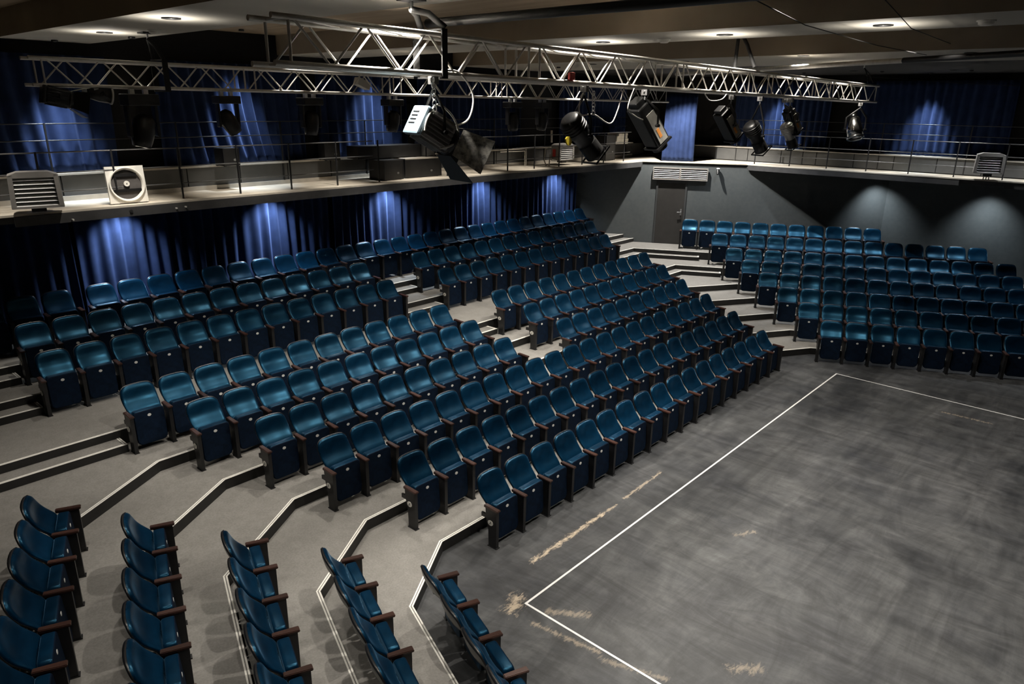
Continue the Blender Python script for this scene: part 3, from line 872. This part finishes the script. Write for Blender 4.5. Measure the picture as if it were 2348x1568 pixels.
thing_tube('ceiling_cable', [(12.4, .95, 6.36), (16, -.3, 6.30), (18.6, -1.4, 6.28)], .0045, 'cable_dark', 'thin cable from far truss end toward right wall', 'cable', 6)

# ------------------------------------------------------------------ stage lanterns
def frame_from(d, roll_up=(0, 0, 1)):
    d = Vector(d).normalized(); s_ = d.cross(Vector(roll_up)).normalized(); u = s_.cross(d)
    return Matrix((s_, u, d)).transposed()          # local z = beam, x = side, y = up
LGRP = 'stage lanterns hung from the trusses'
def lantern(hang, centre, d, kind, label, sc=1.0, mats=('lamp_black', 'lamp_black'), cable=True):
    hang, centre = Vector(hang), Vector(centre)
    root = empty('stage_lantern', tuple(hang), label=label, cat='spotlight', group=LGRP)
    R = frame_from(d).to_4x4(); M = Matrix.Translation(centre-hang) @ R @ Matrix.Scale(sc, 4)
    body, rim = mats
    hw = .17*sc
    if kind in ('profile', 'square'): hw = .165*sc
    side = (R.to_3x3() @ Vector((1, 0, 0)))
    piv = centre-hang
    # clamp
    m = MB(); m.box(-.03, .03, -.045, .045, -.07, .004); m.cyl((-.05, 0, -.02), (.05, 0, -.02), .014, 8); m.cyl((0, 0, -.05), (0, 0, -.13), .012, 8)
    m.build('clamp', 'hardware_steel', root)
    # yoke
    top = Vector((0, 0, -.11)); a = piv+side*hw*1.12; b = piv-side*hw*1.12
    upv = (top-piv); upl = max(.05, upv.length)
    sh1 = a+Vector((0, 0, 1))*min(.20*sc, upl*.6); sh2 = b+Vector((0, 0, 1))*min(.20*sc, upl*.6)
    m = MB(); m.tube([a, sh1, top+(sh1-top)*.35+Vector((0, 0, .0)), top], .013*sc+.003, 6)
    m.tube([b, sh2, top+(sh2-top)*.35, top], .013*sc+.003, 6)
    m.build('yoke', 'lamp_black', root)
    m = MB(); m.cyl(a-side*.03, a+side*.03, .022*sc, 10); m.cyl(b-side*.03, b+side*.03, .022*sc, 10); m.build('yoke_knob', 'lamp_black', root)
    def part(name, mat, fn):
        mm = MB(); mm.M = M; fn(mm); return mm.build(name, mat, root)
    if kind == 'profile':
        part('body', body, lambda q: q.lathe([(0, -.30), (.10, -.30), (.145, -.26), (.150, -.06), (.120, -.02), (.112, .30), (.0, .30)], 24))
        part('lens_tube', rim, lambda q: (q.lathe([(.118, .12), (.126, .13), (.126, .30), (.132, .31), (.132, .34), (.105, .34), (.105, .31)], 24)))
        part('lens', 'lens_glass', lambda q: q.lathe([(.0, .318), (.06, .315), (.106, .305)], 20))
        part('cooling_ribs', body, lambda q: [q.lathe([(.148, z), (.160, z+.004), (.160, z+.012), (.148, z+.016)], 24) for z in (-.24, -.20, -.16, -.12)])
        part('top_rail', 'lamp_grey', lambda q: [q.box(-.018, .018, .108, .128, z, z+.05) for z in (.0, .08, .16, .24)])
        part('gel_frame', rim, lambda q: (q.box(-.15, .15, -.15, -.135, .34, .36), q.box(-.15, .15, .135, .15, .34, .36), q.box(-.15, -.135, -.135, .135, .34, .36), q.box(.135, .15, -.135, .135, .34, .36)))
    elif kind == 'square':
        part('body', body, lambda q: q.box(-.13, .13, -.13, .13, -.34, .30, bevel=.02))
        part('top_plate', 'lamp_grey', lambda q: q.box(-.10, .10, .131, .140, -.22, .28))
        part('side_plate', 'lamp_grey', lambda q: (q.box(-.139, -.131, -.06, .10, -.20, .28), q.box(.131, .139, -.06, .10, -.20, .28)))
        part('warning_label', 'lamp_orange', lambda q: (q.box(-.1425, -.1395, -.02, .03, .06, .20), q.box(.1395, .1425, -.02, .03, .06, .20)))
        part('front_frame', rim, lambda q: (q.box(-.15, .15, .12, .15, .30, .33), q.box(-.15, .15, -.15, -.12, .30, .33), q.box(-.15, -.12, -.12, .12, .30, .33), q.box(.12, .15, -.12, .12, .30, .33)))
        part('lens_tube', rim, lambda q: q.lathe([(.10, .28), (.115, .30), (.115, .40), (.095, .40), (.095, .32)], 20))
        part('lens', 'lens_glass', lambda q: q.lathe([(0, .385), (.05, .38), (.096, .36)], 18))
        part('rear_cap', body, lambda q: q.box(-.09, .09, -.09, .09, -.42, -.34, bevel=.015))
    elif kind == 'fresnel':
        part('body', body, lambda q: q.box(-.135, .135, -.135, .135, -.20, .14, bevel=.03))
        part('cooling_ribs', body, lambda q: [(q.box(x-.006, x+.006, -.158, .158, -.18, .12), q.box(-.158, .158, x-.006, x+.006, -.18, .12)) for x in (-.10, -.06, -.02, .02, .06, .10)])
        part('rear_cap', 'lamp_blue' if body == 'lamp_silver' else body, lambda q: q.box(-.15, .15, -.15, .15, -.255, -.20, bevel=.02))
        part('vent_slots', 'lamp_black', lambda q: [q.box(-.10, .02, y-.006, y+.006, -.258, -.254) for y in (-.04, 0, .04, .08)])
        part('front_ring', rim, lambda q: q.lathe([(.13, .13), (.15, .14), (.15, .20), (.125, .20), (.125, .14)], 24))
        part('lens', 'lens_glass', lambda q: q.lathe([(0, .185), (.07, .18), (.126, .165)], 20))
        def leaf(q, ang, flare, w0, w1, ln):
            q2 = q.M
            q.M = M @ Matrix.Rotation(ang, 4, 'Z') @ Matrix.Translation((0, .15, .20)) @ Matrix.Rotation(-flare, 4, 'X')
            q.add([(-w0, 0, 0), (w0, 0, 0), (w1, 0, ln), (-w1, 0, ln), (-w0, .006, 0), (w0, .006, 0), (w1, .006, ln), (-w1, .006, ln)],
                  [(0, 1, 2, 3), (7, 6, 5, 4), (0, 4, 5, 1), (1, 5, 6, 2), (2, 6, 7, 3), (3, 7, 4, 0)])
            q.M = q2
        for ang, fl, mt, w1 in ((0, .45, 'barn_foil' if body == 'lamp_silver' else 'paper_white', .19), (PI/2, .30, 'lamp_black', .10), (PI, .40, 'lamp_black', .19), (-PI/2, .45, 'barn_foil' if body == 'lamp_silver' else 'lamp_black', .16)):
            part('barn_door', mt, lambda q: leaf(q, ang, fl, .14, w1*1.15, .34 if body == 'lamp_silver' else .24))
    elif kind == 'par':
        part('body', body, lambda q: q.lathe([(0, -.24), (.06, -.24), (.095, -.20), (.125, -.05), (.13, .15), (.122, .15), (.118, -.04)], 24))
        part('front_ring', rim, lambda q: q.lathe([(.128, .13), (.142, .135), (.142, .165), (.115, .165), (.115, .14)], 24))
        part('lens', 'lens_glass', lambda q: q.lathe([(0, .10), (.06, .095), (.12, .07)], 20))
        part('rear_cap', rim, lambda q: q.lathe([(0, -.30), (.05, -.30), (.055, -.24), (.055, -.22)], 16))
    return root
def cable_loop(pts, label, r=.009, mat='cable_white'):
    # smooth through the points
    P = [Vector(p) for p in pts]; out = []
    for i in range(len(P)-1):
        p0 = P[max(0, i-1)]; p1 = P[i]; p2 = P[i+1]; p3 = P[min(len(P)-1, i+2)]
        for k in range(8):
            t = k/8
            out.append(.5*((2*p1)+(-p0+p2)*t+(2*p0-5*p1+4*p2-p3)*t*t+(-p0+3*p1-3*p2+p3)*t**3))
    out.append(P[-1])
    return thing_tube('lamp_cable', out, r, mat, label, 'cable', 7)

# near truss, left to right
lantern((-.50, .90, ZN(-.5)-.03), (-.42, .98, 5.42), (.86, -.18, -.50), 'fresnel', 'silver finned lantern with pale blue back and open barn doors', 1.0, ('lamp_silver', 'lamp_black'))
lantern((1.95, .90, ZN(1.9)-.03), (2.05, 1.0, 5.33), (.70, -.18, -.68), 'profile', 'big black round-bodied spotlight right of the barn-door lantern', 1.0)
lantern((3.40, .95, ZN(3.4)-.03), (3.62, 1.0, 5.43), (.60, -.18, -.78), 'square', 'black square-bodied spotlight with grey top plate and orange sticker', 1.0)
lantern((6.0, .95, ZN(6)-.03), (6.10, 1.02, 5.40), (.62, -.2, -.76), 'square', 'black spotlight with looped bracket, fourth along near truss', .82)
lantern((7.10, .95, ZN(7.1)-.03), (7.22, 1.02, 5.20), (.60, -.2, -.78), 'profile', 'black spotlight hanging low under middle of near truss', .92)
lantern((8.65, 1.15, ZN(8.6)-.03), (9.0, 1.1, 5.43), (.55, -.2, -.80), 'square', 'black spotlight with bright edge, rear one of a pair', .72)
lantern((8.30, .90, ZN(8.3)-.03), (8.55, .95, 5.20), (.40, -.25, -.86), 'profile', 'spotlight with silver ribbed body, front one of a pair', .76, ('lamp_silver', 'lamp_black'))
lantern((12.45, .95, ZN(12.4)-.03), (12.45, 1.0, 5.22), (-.25, -.30, -.92), 'par', 'polished silver par can at far end of near truss', 1.30, ('chrome', 'chrome'))
# far truss
lantern((-2.02, 6.85, ZF(-2)-.03), (-1.98, 6.85, 5.70), (.95, -.1, -.22), 'fresnel', 'dark lantern with one white barn-door leaf on far truss end', .80)
lantern((-1.50, 6.85, ZF(-1.5)-.03), (-1.42, 6.87, 5.74), (.97, -.1, -.15), 'par', 'small par can with silver ring on far truss left end', .80, ('lamp_black', 'lamp_silver'))
def moving_head(hang, label, sc=1.0, tilt=.3, rz=0.0, drop=.34):
    root = empty('moving_head_light', hang, rz, label, 'spotlight', LGRP)
    m = MB(); m.box(-.10*sc, -.05*sc, -.03, .03, -.06, .02); m.box(.05*sc, .10*sc, -.03, .03, -.06, .02); m.build('clamp', 'hardware_steel', root)
    m = MB(); m.box(-.17*sc, .17*sc, -.13*sc, .13*sc, -.17*sc, -.06, bevel=.012); m.build('base', 'lamp_black', root)
    m = MB()
    for sx in (-1, 1): m.box(min(sx*.135, sx*.17)*sc, max(sx*.135, sx*.17)*sc, -.05*sc, .05*sc, -.17*sc-drop*sc, -.17*sc, bevel=.012)
    m.build('yoke', 'lamp_black', root)
    M = Matrix.Translation((0, 0, -.17*sc-drop*sc*.75)) @ Matrix.Rotation(tilt, 4, 'Y') @ Matrix.Scale(sc, 4)
    m = MB(); m.M = M; m.lathe([(0, .17), (.07, .165), (.115, .10), (.125, -.02), (.11, -.14), (.095, -.20), (.0, -.20)], 20); m.build('head', 'lamp_black', root)
    m = MB(); m.M = M; m.lathe([(0, -.196), (.05, -.20), (.086, -.203)], 18); m.build('lens', 'lens_glass', root)
    return root
moving_head((-.92, 6.86, ZF(-.9)-.03), 'large black moving-head light near sling on far truss', 1.3, .25)
moving_head((.42, 6.86, ZF(.4)-.03), 'black moving-head light in front of swept drape on far truss', 1.05, -.55)
moving_head((1.95, 6.86, ZF(2)-.03), 'black moving-head light beneath bright clamps on far truss', 1.1, .1)
moving_head((3.78, 6.86, ZF(3.8)-.03), 'black moving-head light left of the barn-door lantern on far truss', 1.05, .2)
moving_head((7.25, 6.86, ZF(7.3)-.03), 'black moving-head light right of the barn-door lantern on far truss', 1.1, -.1)
moving_head((8.30, 6.86, ZF(8.3)-.03), 'black moving-head light left of the middle heater on far truss', 1.1, .1)
bx = MB(); bx.box(-.14, .14, -.08, .08, -.06, .08, bevel=.01)
o = tag(bx.build('junction_box', 'paper_white'), 'small white box sitting inside the far truss', 'box'); o.location = (3.2, 7.01, ZF(3.2)+.17)
o.rotation_euler = (0, .35, 0)
# lamp cables
cable_loop([(-.42, .86, 6.0), (-.20, .85, 5.98), (.02, .88, 5.78), (-.02, .9, 5.55), (-.20, .92, 5.48), (-.36, .92, 5.52)], 'white cable looping from truss beside the barn-door lantern', .010)
cable_loop([(-.66, .86, 5.44), (-.62, .86, 5.56), (-.47, .88, 5.68), (-.30, .86, 5.58), (-.23, .84, 5.42), (-.33, .82, 5.30), (-.50, .82, 5.27)], 'white cable curling over the barn-door lantern body', .011)
cable_loop([(2.05, .9, 5.95), (1.88, .9, 5.75), (1.86, .88, 5.58), (2.1, .85, 5.58), (2.45, .85, 5.47), (2.62, .86, 5.62), (2.78, .88, 5.92)], 'white cable slung from truss behind round-bodied spotlight', .009)
cable_loop([(3.05, .9, 5.92), (2.92, .9, 5.66), (3.1, .9, 5.56), (3.4, .95, 5.50)], 'white cable left of the square-bodied spotlight', .008)
cable_loop([(4.95, .9, 5.90), (5.2, .92, 5.78), (5.6, .92, 5.80), (5.85, .95, 5.92)], 'slack white cable under near truss before fourth spotlight', .008)
# safety chains
def chain(top, bot, label, n=6):
    t, b_ = Vector(top), Vector(bot); root = empty('safety_chain', top, label=label, cat='chain')
    for i in range(n):
        p = (b_-t)*((i+.5)/n); m = MB(); ln = (b_-t).length/n*.62
        m.M = Matrix.Translation(p) @ Matrix.Rotation(PI/2*(i % 2), 4, 'Z') @ Matrix.Rotation(.2, 4, 'Y')
        pts = [(.022*math.cos(2*PI*k/10), 0, ln*math.sin(2*PI*k/10)) for k in range(11)]
        m.tube(pts, .006, 6, cap=False); m.build('link', 'hardware_steel', root)
chain((-.56, .84, 5.93), (-.52, .86, 5.62), 'steel safety chain above the barn-door lantern')
chain((2.06, .84, 5.85), (2.1, .86, 5.58), 'steel safety chain above the round-bodied spotlight')

# ------------------------------------------------------------------ things on the balcony
def heater(loc, rz, label, w_=.62, h_=.60, side_mark=False, leg=0.0):
    root = empty('unit_heater', loc, rz, label, 'heater', 'louvred unit heaters on the balcony')
    dpt = .30
    m = MB()
    c = .06
    front = [(-w_/2, .10), (-w_/2+.02, h_-.02), (-w_/2+.14, h_+.02), (w_/2-.14, h_+.02), (w_/2-.02, h_-.02), (w_/2, .10)]
    m.extr(front, 'y', .03, dpt); m.build('casing', 'heater_grey', root)
    fr = MB(); t = .065
    fr.extr([(-w_/2-.005, .095), (-w_/2+.015, h_-.02), (-w_/2+.015+t, h_-.02), (-w_/2+t, .095)], 'y', -.05, .04)
    fr.extr([(w_/2-t, .095), (w_/2-.015-t, h_-.02), (w_/2-.015, h_-.02), (w_/2+.005, .095)], 'y', -.05, .04)
    fr.extr([(-w_/2+.015, h_-.03), (-w_/2+.14, h_+.025), (w_/2-.14, h_+.025), (w_/2-.015, h_-.03), (w_/2-.09, h_-.065), (-w_/2+.09, h_-.065)], 'y', -.05, .04)
    fr.box(-w_/2, w_/2, -.05, .04, .085, .115)
    fr.build('front_frame', 'heater_grey', root)
    MB().box(-w_/2+.06, w_/2-.06, .015, .03, .11, h_-.04).build('backing', 'lamp_black', root)
    for i in range(7):
        z = .14+i*(h_-.20)/6.4
        m = MB(); m.M = Matrix.Translation((0, -.012, z)) @ Matrix.Rotation(math.radians(38), 4, 'X')
        m.box(-w_/2+.062, w_/2-.062, -.034, .034, -.004, .004); m.build('slat', 'heater_slat', root)
    MB().box(-.10, .10, .05, dpt-.05, .02, .10).build('bracket', 'black_metal', root)
    for sx in (-.06, 0, .06): MB().cyl((sx, .22, -leg), (sx, .22, .10), .013, 8).build('pipe_stub', 'conduit', root)
    if side_mark:
        MB().box(-w_/2-.012, -w_/2-.002, .10, .22, .20, .42, bevel=.004).build('red_badge', 'red_plastic', root)
        MB().tube([(-w_/2, .3, .50), (-w_/2-.28, .28, .42), (-w_/2-.34, .25, .10), (-w_/2-.30, .2, -.05)], .018, 8).build('water_pipe', 'conduit', root)
        MB().tube([(-w_/2, .1, .10), (-w_/2-.20, .08, .12), (-w_/2-.30, .06, .28), (-w_/2-.34, .05, -.05)], .020, 8).build('water_pipe', 'conduit', root)
        MB().tube([(-w_/2+.10, .38, .60), (-w_/2+.10, .38, .95)], .03, 8).build('flue', 'conduit', root)
    return root
heater((-2.02, 8.56, ZB+.02), math.radians(-14), 'grey louvred unit heater on left balcony beside the white fan', .70, .62)
heater((12.15, 9.1, ZB+.05), math.radians(-3), 'louvred unit heater with red badge below round-bodied spotlight', .68, .56, True)
heater((17.0, -1.05, ZB+.09), math.radians(-90+14), 'grey louvred unit heater on right balcony edge', .66, .58, False, .085)
# square fan
FAN = empty('wall_fan', (-.51, 8.93, ZB+.012), math.radians(-2), 'square white ventilation fan with dark round opening on left balcony', 'fan')
FAN.rotation_euler = (math.radians(-6), 0, math.radians(-2))
m = MB(); hw = .315; n = 40
outer = []
for j in range(n):
    a = 2*PI*j/n; cx_, sz_ = math.cos(a), math.sin(a); k = hw/max(abs(cx_), abs(sz_)); outer.append((cx_*k, sz_*k+hw+.005))
inner = [(.262*math.cos(2*PI*j/n), .262*math.sin(2*PI*j/n)+hw+.005) for j in range(n)]
v = [(x, 0, z) for x, z in outer]+[(x, 0, z) for x, z in inner]+[(x, .05, z) for x, z in outer]+[(x, .05, z) for x, z in inner]
f = []
for j in range(n):
    k = (j+1) % n
    f += [(j, k, n+k, n+j), (2*n+k, 2*n+j, 3*n+j, 3*n+k), (k, j, 2*n+j, 2*n+k), (n+j, n+k, 3*n+k, 3*n+j)]
m.add(v, f); m.build('frame_plate', 'fan_white', FAN)
m = MB(); m.M = Matrix.Translation((0, 0, hw+.005)) @ Matrix.Rotation(PI/2, 4, 'X')
m.lathe([(.250, -.02), (.262, .01), (.285, .035), (.295, .03), (.285, .0), (.27, -.02)], 40); m.build('ring', 'fan_white', FAN)
m = MB(); m.M = Matrix.Translation((0, .03, hw+.005)) @ Matrix.Rotation(PI/2, 4, 'X')
m.lathe([(0, 0), (.262, 0)], 40); m.build('back_disc', 'fan_dark', FAN)
for zz in (-.09, .17):
    wdt = math.sqrt(.25**2-zz**2)
    MB().box(-wdt, wdt, .0, .012, hw+zz-.03, hw+zz+.02).build('cross_bar', 'lamp_black', FAN)
m = MB(); m.disc((0, .005, hw+.02), (0, -1, 0), .048, n=20, th=.01); m.build('hub', 'fan_white', FAN)
m = MB(); m.disc((0, -.008, hw+.02), (0, -1, 0), .010, n=10, th=.003); m.build('hub_bolt', 'fan_dark', FAN)
for sx in (-.22, .22): MB().box(sx-.05, sx+.05, .01, .06, -.012, .02).build('foot', 'fan_dark', FAN)

# cases and loudspeakers
def case(loc, size, rz, label, name='equipment_case', mat='case_dark', lid=None, handle=True, cat='case', grp=None):
    root = empty(name, loc, rz, label, cat, grp); x, y, z = size
    MB().box(-x/2, x/2, -y/2, y/2, .01, z, bevel=.012).build('body', mat, root)
    if lid: MB().box(-x/2-.005, x/2+.005, -y/2-.005, y/2+.005, z, z+.03, bevel=.008).build('lid_edge', lid, root)
    if handle:
        MB().disc((x*.22, -y/2-.001, z*.35), (0, -1, 0), .035, .025, 14, .004).build('handle_cup', 'case_grey', root)
    for sx in (-1, 1): MB().box(sx*x/2-.012, sx*x/2+.012, -y/2-.006, -y/2+.02, .01, z).build('corner_trim', 'black_metal', root)
    for sx in (-1, 1):
        for sy in (-1, 1): MB().box(sx*x*.42-.02, sx*x*.42+.02, sy*y*.40-.02, sy*y*.40+.02, 0, .012).build('foot', 'black_metal', root)
    return root
case((5.48, 9.30, ZB), (.58, .55, .46), math.radians(4), 'black loudspeaker box on balcony floor left of grey-ended case', 'loudspeaker')
case((6.50, 9.38, ZB), (1.12, .55, .44), math.radians(-2), 'long black case with pale lid edge on balcony below barn-door lantern', lid='ledge_cream')
case((5.72, 9.62, ZB+.475), (1.9, .45, .30), 0, 'wide dark case stacked on top of the balcony boxes', handle=False)
case((6.88, 9.5, ZB+.475), (.30, .40, .36), .1, 'small grey box stacked right of the wide dark case', mat='case_grey', handle=False, cat='box', name='storage_box')
case((1.80, 9.80, ZB+.475), (.34, .34, .36), .1, 'small dark loudspeaker on parapet ledge before swept drape', 'loudspeaker')
case((4.25, 9.80, ZB+.475), (.36, .34, .40), -.1, 'small dark loudspeaker on parapet ledge left of stacked cases', 'loudspeaker')
case((14.75, 9.5, ZB), (.55, .45, .80), .05, 'black equipment box beside white papers behind square-bodied spotlight', cat='box')
for i in range(4):
    m = MB(); m.box(-.33, .33, -.22, .22, 0, .085, bevel=.01)
    o = tag(m.build('storage_box', 'paper_white'), 'flat white box, %s from the bottom of stack near balcony corner' % ORD[i], 'box', 'stack of white boxes')
    o.location = (15.75+.04*(i % 2), 9.72, 4.42+i*.088); o.rotation_euler = (0, 0, .08*(i-1.5))
# conduit frame on the balcony floor
CF = empty('pipe_frame', (9.85, 9.7, ZB), label='thin beige pipe frame standing on balcony before the heater', cat='pipe')
MB().tube([(0, 0, .50), (1.05, -.1, .50), (1.05, -.1, 0)], .014, 8).build('outer_pipe', 'conduit', CF)
MB().tube([(.02, -.02, .44), (.97, -.12, .44), (.97, -.12, 0)], .012, 8).build('inner_pipe', 'conduit', CF)
tp = MB(); tp.disc((0, 0, 0), (0, -1, .2), .055, n=14, th=.02)
o = tag(tp.build('tape_roll', 'yellow_tape'), 'small yellow tape roll behind the round-bodied spotlight', 'tape'); o.location = (1.72, .95, 5.27)
rt_ = MB(); rt_.box(-.05, .05, -.02, .02, -.04, .05, bevel=.015)
o = tag(rt_.build('cable_tie', 'red_plastic'), 'pink-red tag tied on near truss above round-bodied spotlight', 'tag'); o.location = (1.62, .85, ZN(1.6)+.06)

# ------------------------------------------------------------------ ceiling lamps and detectors
def downlight(x, y, z, label, watt=HOUSE, size=80, aim=None, glow=34.0, col=WARM, grp='recessed ceiling downlights'):
    root = empty('downlight', (x, y, z), label=label, cat='downlight', group=grp)
    m = MB(); m.lathe([(.085, -.001), (.108, -.004), (.112, -.012), (.098, -.014), (.088, -.004)], 24); m.build('trim_ring', 'black_metal', root)
    m = MB(); m.lathe([(0, -.003), (.09, -.003)], 24); m.build('baffle', 'black_metal', root)
    m = MB(); m.lathe([(0, -.006), (.012, -.005)], 12); m.build('bulb', 'lamp_glow', root)
    tgt = aim or (x, y, 0)
    spot('downlight_beam', (x, y, z-.03), tgt, watt, size, .55, col, .045, root)
    if glow: spot('added_uplight', (x, y, z-.42), (x, y, z), glow, 150, 1.0, col, .06, root)  # added upward lamp below the disc, makes the glow on the ceiling
    return root
vis = [(-1.0, 7.56, ZS, 'dark round downlight at left end of the left beam'), (-1.27, 4.70, ZS, 'dark round downlight on left beam nearer the camera'),
       (4.385, 2.394, ZS, 'dark round downlight on middle beam above near truss'), (4.27, .303, ZS, 'dark round downlight on middle beam left of the sling'),
       (4.16, -1.735, ZS, 'dark round downlight on middle beam at upper right'), (1.52, 4.33, ZC, 'dark round downlight in brown ceiling above near truss end')]
for x, y, z, l in vis: downlight(x, y, z, l, HOUSE*(.38 if y > 7 else .7 if x < 0 else 1.0))
hid = [(-.75, 1.05, ZS), (2.3, 1.05, ZC), (5.8, 1.05, ZC), (9.0, 1.05, ZS), (11.6, 1.06, ZS), (2.1, 7.0, ZC), (4.35, 4.5, ZS), (4.35, 6.8, ZS),
       (-1.15, -1.6, ZS), (-1.15, -4.3, ZS), (1.52, -1.8, ZC), (1.52, -4.6, ZC), (4.2, -4.2, ZS), (6.9, 7.0, ZC), (6.9, 4.2, ZC), (6.9, -1.6, ZC),
       (9.6, 6.4, ZS), (9.6, 3.9, ZS), (9.6, -1.6, ZS), (12.0, 5.4, ZS), (-3.8, 2.6, ZC), (-3.8, -1.2, ZC)]
DIM = {(2.1, 7.0): .40, (-3.8, 2.6): .45, (-3.8, -1.2): .5, (4.35, 6.8): .8, (1.52, -4.6): .7, (4.2, -4.2): .7, (9.6, -1.6): .7, (-1.15, -4.3): .7, (12.0, 5.4): .30, (11.6, 1.06): .55, (9.0, 1.05): .8}
ZONES = [(-9, -2, 'in ceiling left of left beam'), (-2, 0, 'on the left beam'), (0, 3, 'in brown ceiling between left and middle beams'),
         (3, 5, 'on the middle beam'), (5, 8, 'in brown ceiling right of middle beam'), (8, 13, 'on the broad far beam')]
def zone_label(x, y):
    a, b_, nm = [q for q in ZONES if q[0] <= x < q[1]][0]
    ys = sorted([p[1] for p in vis+hid if a <= p[0] < b_], reverse=True)
    return 'recessed downlight %s, %s from the back wall' % (nm, ORD[ys.index(y)])
for x, y, z in hid: downlight(x, y, z, zone_label(x, y), HOUSE*DIM.get((x, y), 1.0), size=120 if 1 < y < 1.1 else 80, glow=0)
downlight(15.0, 7.2, ZS+.02, 'downlight in black ceiling lighting the corner wall and door', 1900, 95, (16.2, 6.6, 2.0), 0, (1, .95, .88))
for (x, y, z, l) in ((-.72, 6.5, ZS, 'white smoke detector on left beam beside downlight'), (4.45, 1.35, ZS, 'white smoke detector on middle beam between two downlights'), (4.28, -2.75, ZS, 'white smoke detector on middle beam at upper right')):
    root = empty('smoke_detector', (x, y, z), label=l, cat='detector', group='ceiling smoke detectors')
    m = MB(); m.lathe([(0, -.055), (.05, -.055), (.075, -.04), (.08, -.002), (.08, 0)], 20); m.build('cover', 'fan_white', root)
    m = MB(); m.lathe([(.081, -.016), (.095, -.012), (.095, 0)], 20); m.build('base', 'fan_white', root)
# wall washers: pools on the drapes and walls
def washer(x, y, z, tx, ty, tz, watt, size, label, grp, col=WARM, blend=1.0):
    root = empty('wall_washer', (x, y, z), label=label, cat='downlight', group=grp)
    m = MB(); m.lathe([(.05, 0), (.055, -.03), (.045, -.03), (.04, -.005), (0, -.005)], 16); m.build('housing', 'black_metal', root)
    m = MB(); m.lathe([(0, -.006), (.038, -.006)], 14); m.build('bulb', 'lamp_glow', root)
    spot('washer_beam', (x, y, z-.035), (tx, ty, tz), watt, size, blend, col, .09, root)
for i, x in enumerate((-.35, 2.82, 6.1, 9.55, 12.95)):
    washer(x, 9.90, ZBU, x, 10.06, 2.0, 300, 112, 'small downlight under left balcony, %s pool from the left' % ORD[i], 'drape downlights under the balcony', COOL)
for i, x in enumerate((-1.05, 2.30, 5.75, 9.2, 15.6)):
    washer(x, 9.62, 6.60 if i in (0,) else ZC-.01, x, 9.98, 4.9, 620, 50, 'small ceiling downlight over upper drapes, %s from the left' % ORD[i], 'drape downlights over the balcony', COOL)
for i, y in enumerate((5.3, .95)):
    washer(18.0, y, ZS+.01, 18.45, y, 4.9, 560, 52, 'small ceiling downlight over right drapes, %s from the corner' % ORD[i], 'drape downlights over the right balcony', COOL)
for i, y in enumerate((1.95, -.9, -4.0)):
    washer(18.25, y, ZBU, 18.70, y-.1, 2.0, 190, 92, 'small downlight under right balcony, %s pool from the corner' % ORD[i], 'wall downlights under the right balcony', (.86, .95, 1.0))

# added lamps, to brighten the balcony floors and the right bank
for i in range(9):
    x = -2.6+2.15*i
    z = ZS-.005 if (-1.8 < x < -.2 or 3.4 < x < 5.0 or 8.7 < x < 12.3) else ZS+.01 if x > 12.2 else ZC-.005
    washer(x, 8.00, z, x, 9.25, ZB, 360, 40, 'added lamp brightening left balcony walkway, %s from the left' % ORD[i], 'added walkway lamps', WARM)
for i in range(5):
    y = 6.0-2.1*i
    washer(16.5, y, ZS+.01, 17.65, y, ZB, 190, 40, 'added lamp brightening right balcony walkway, %s from the corner' % ORD[i], 'added walkway lamps', WARM)
for i, (x, y) in enumerate(((15.2, 4.6), (16.1, 2.4), (16.6, .1), (16.9, -2.4))):  # added lamps that lift the dark seats, mostly along their top rims
    downlight(x, y, ZS+.02, 'added lamp in black ceiling over right bank, %s from the corner' % ORD[i], 330, 84, None, 0, (.92, .96, 1))
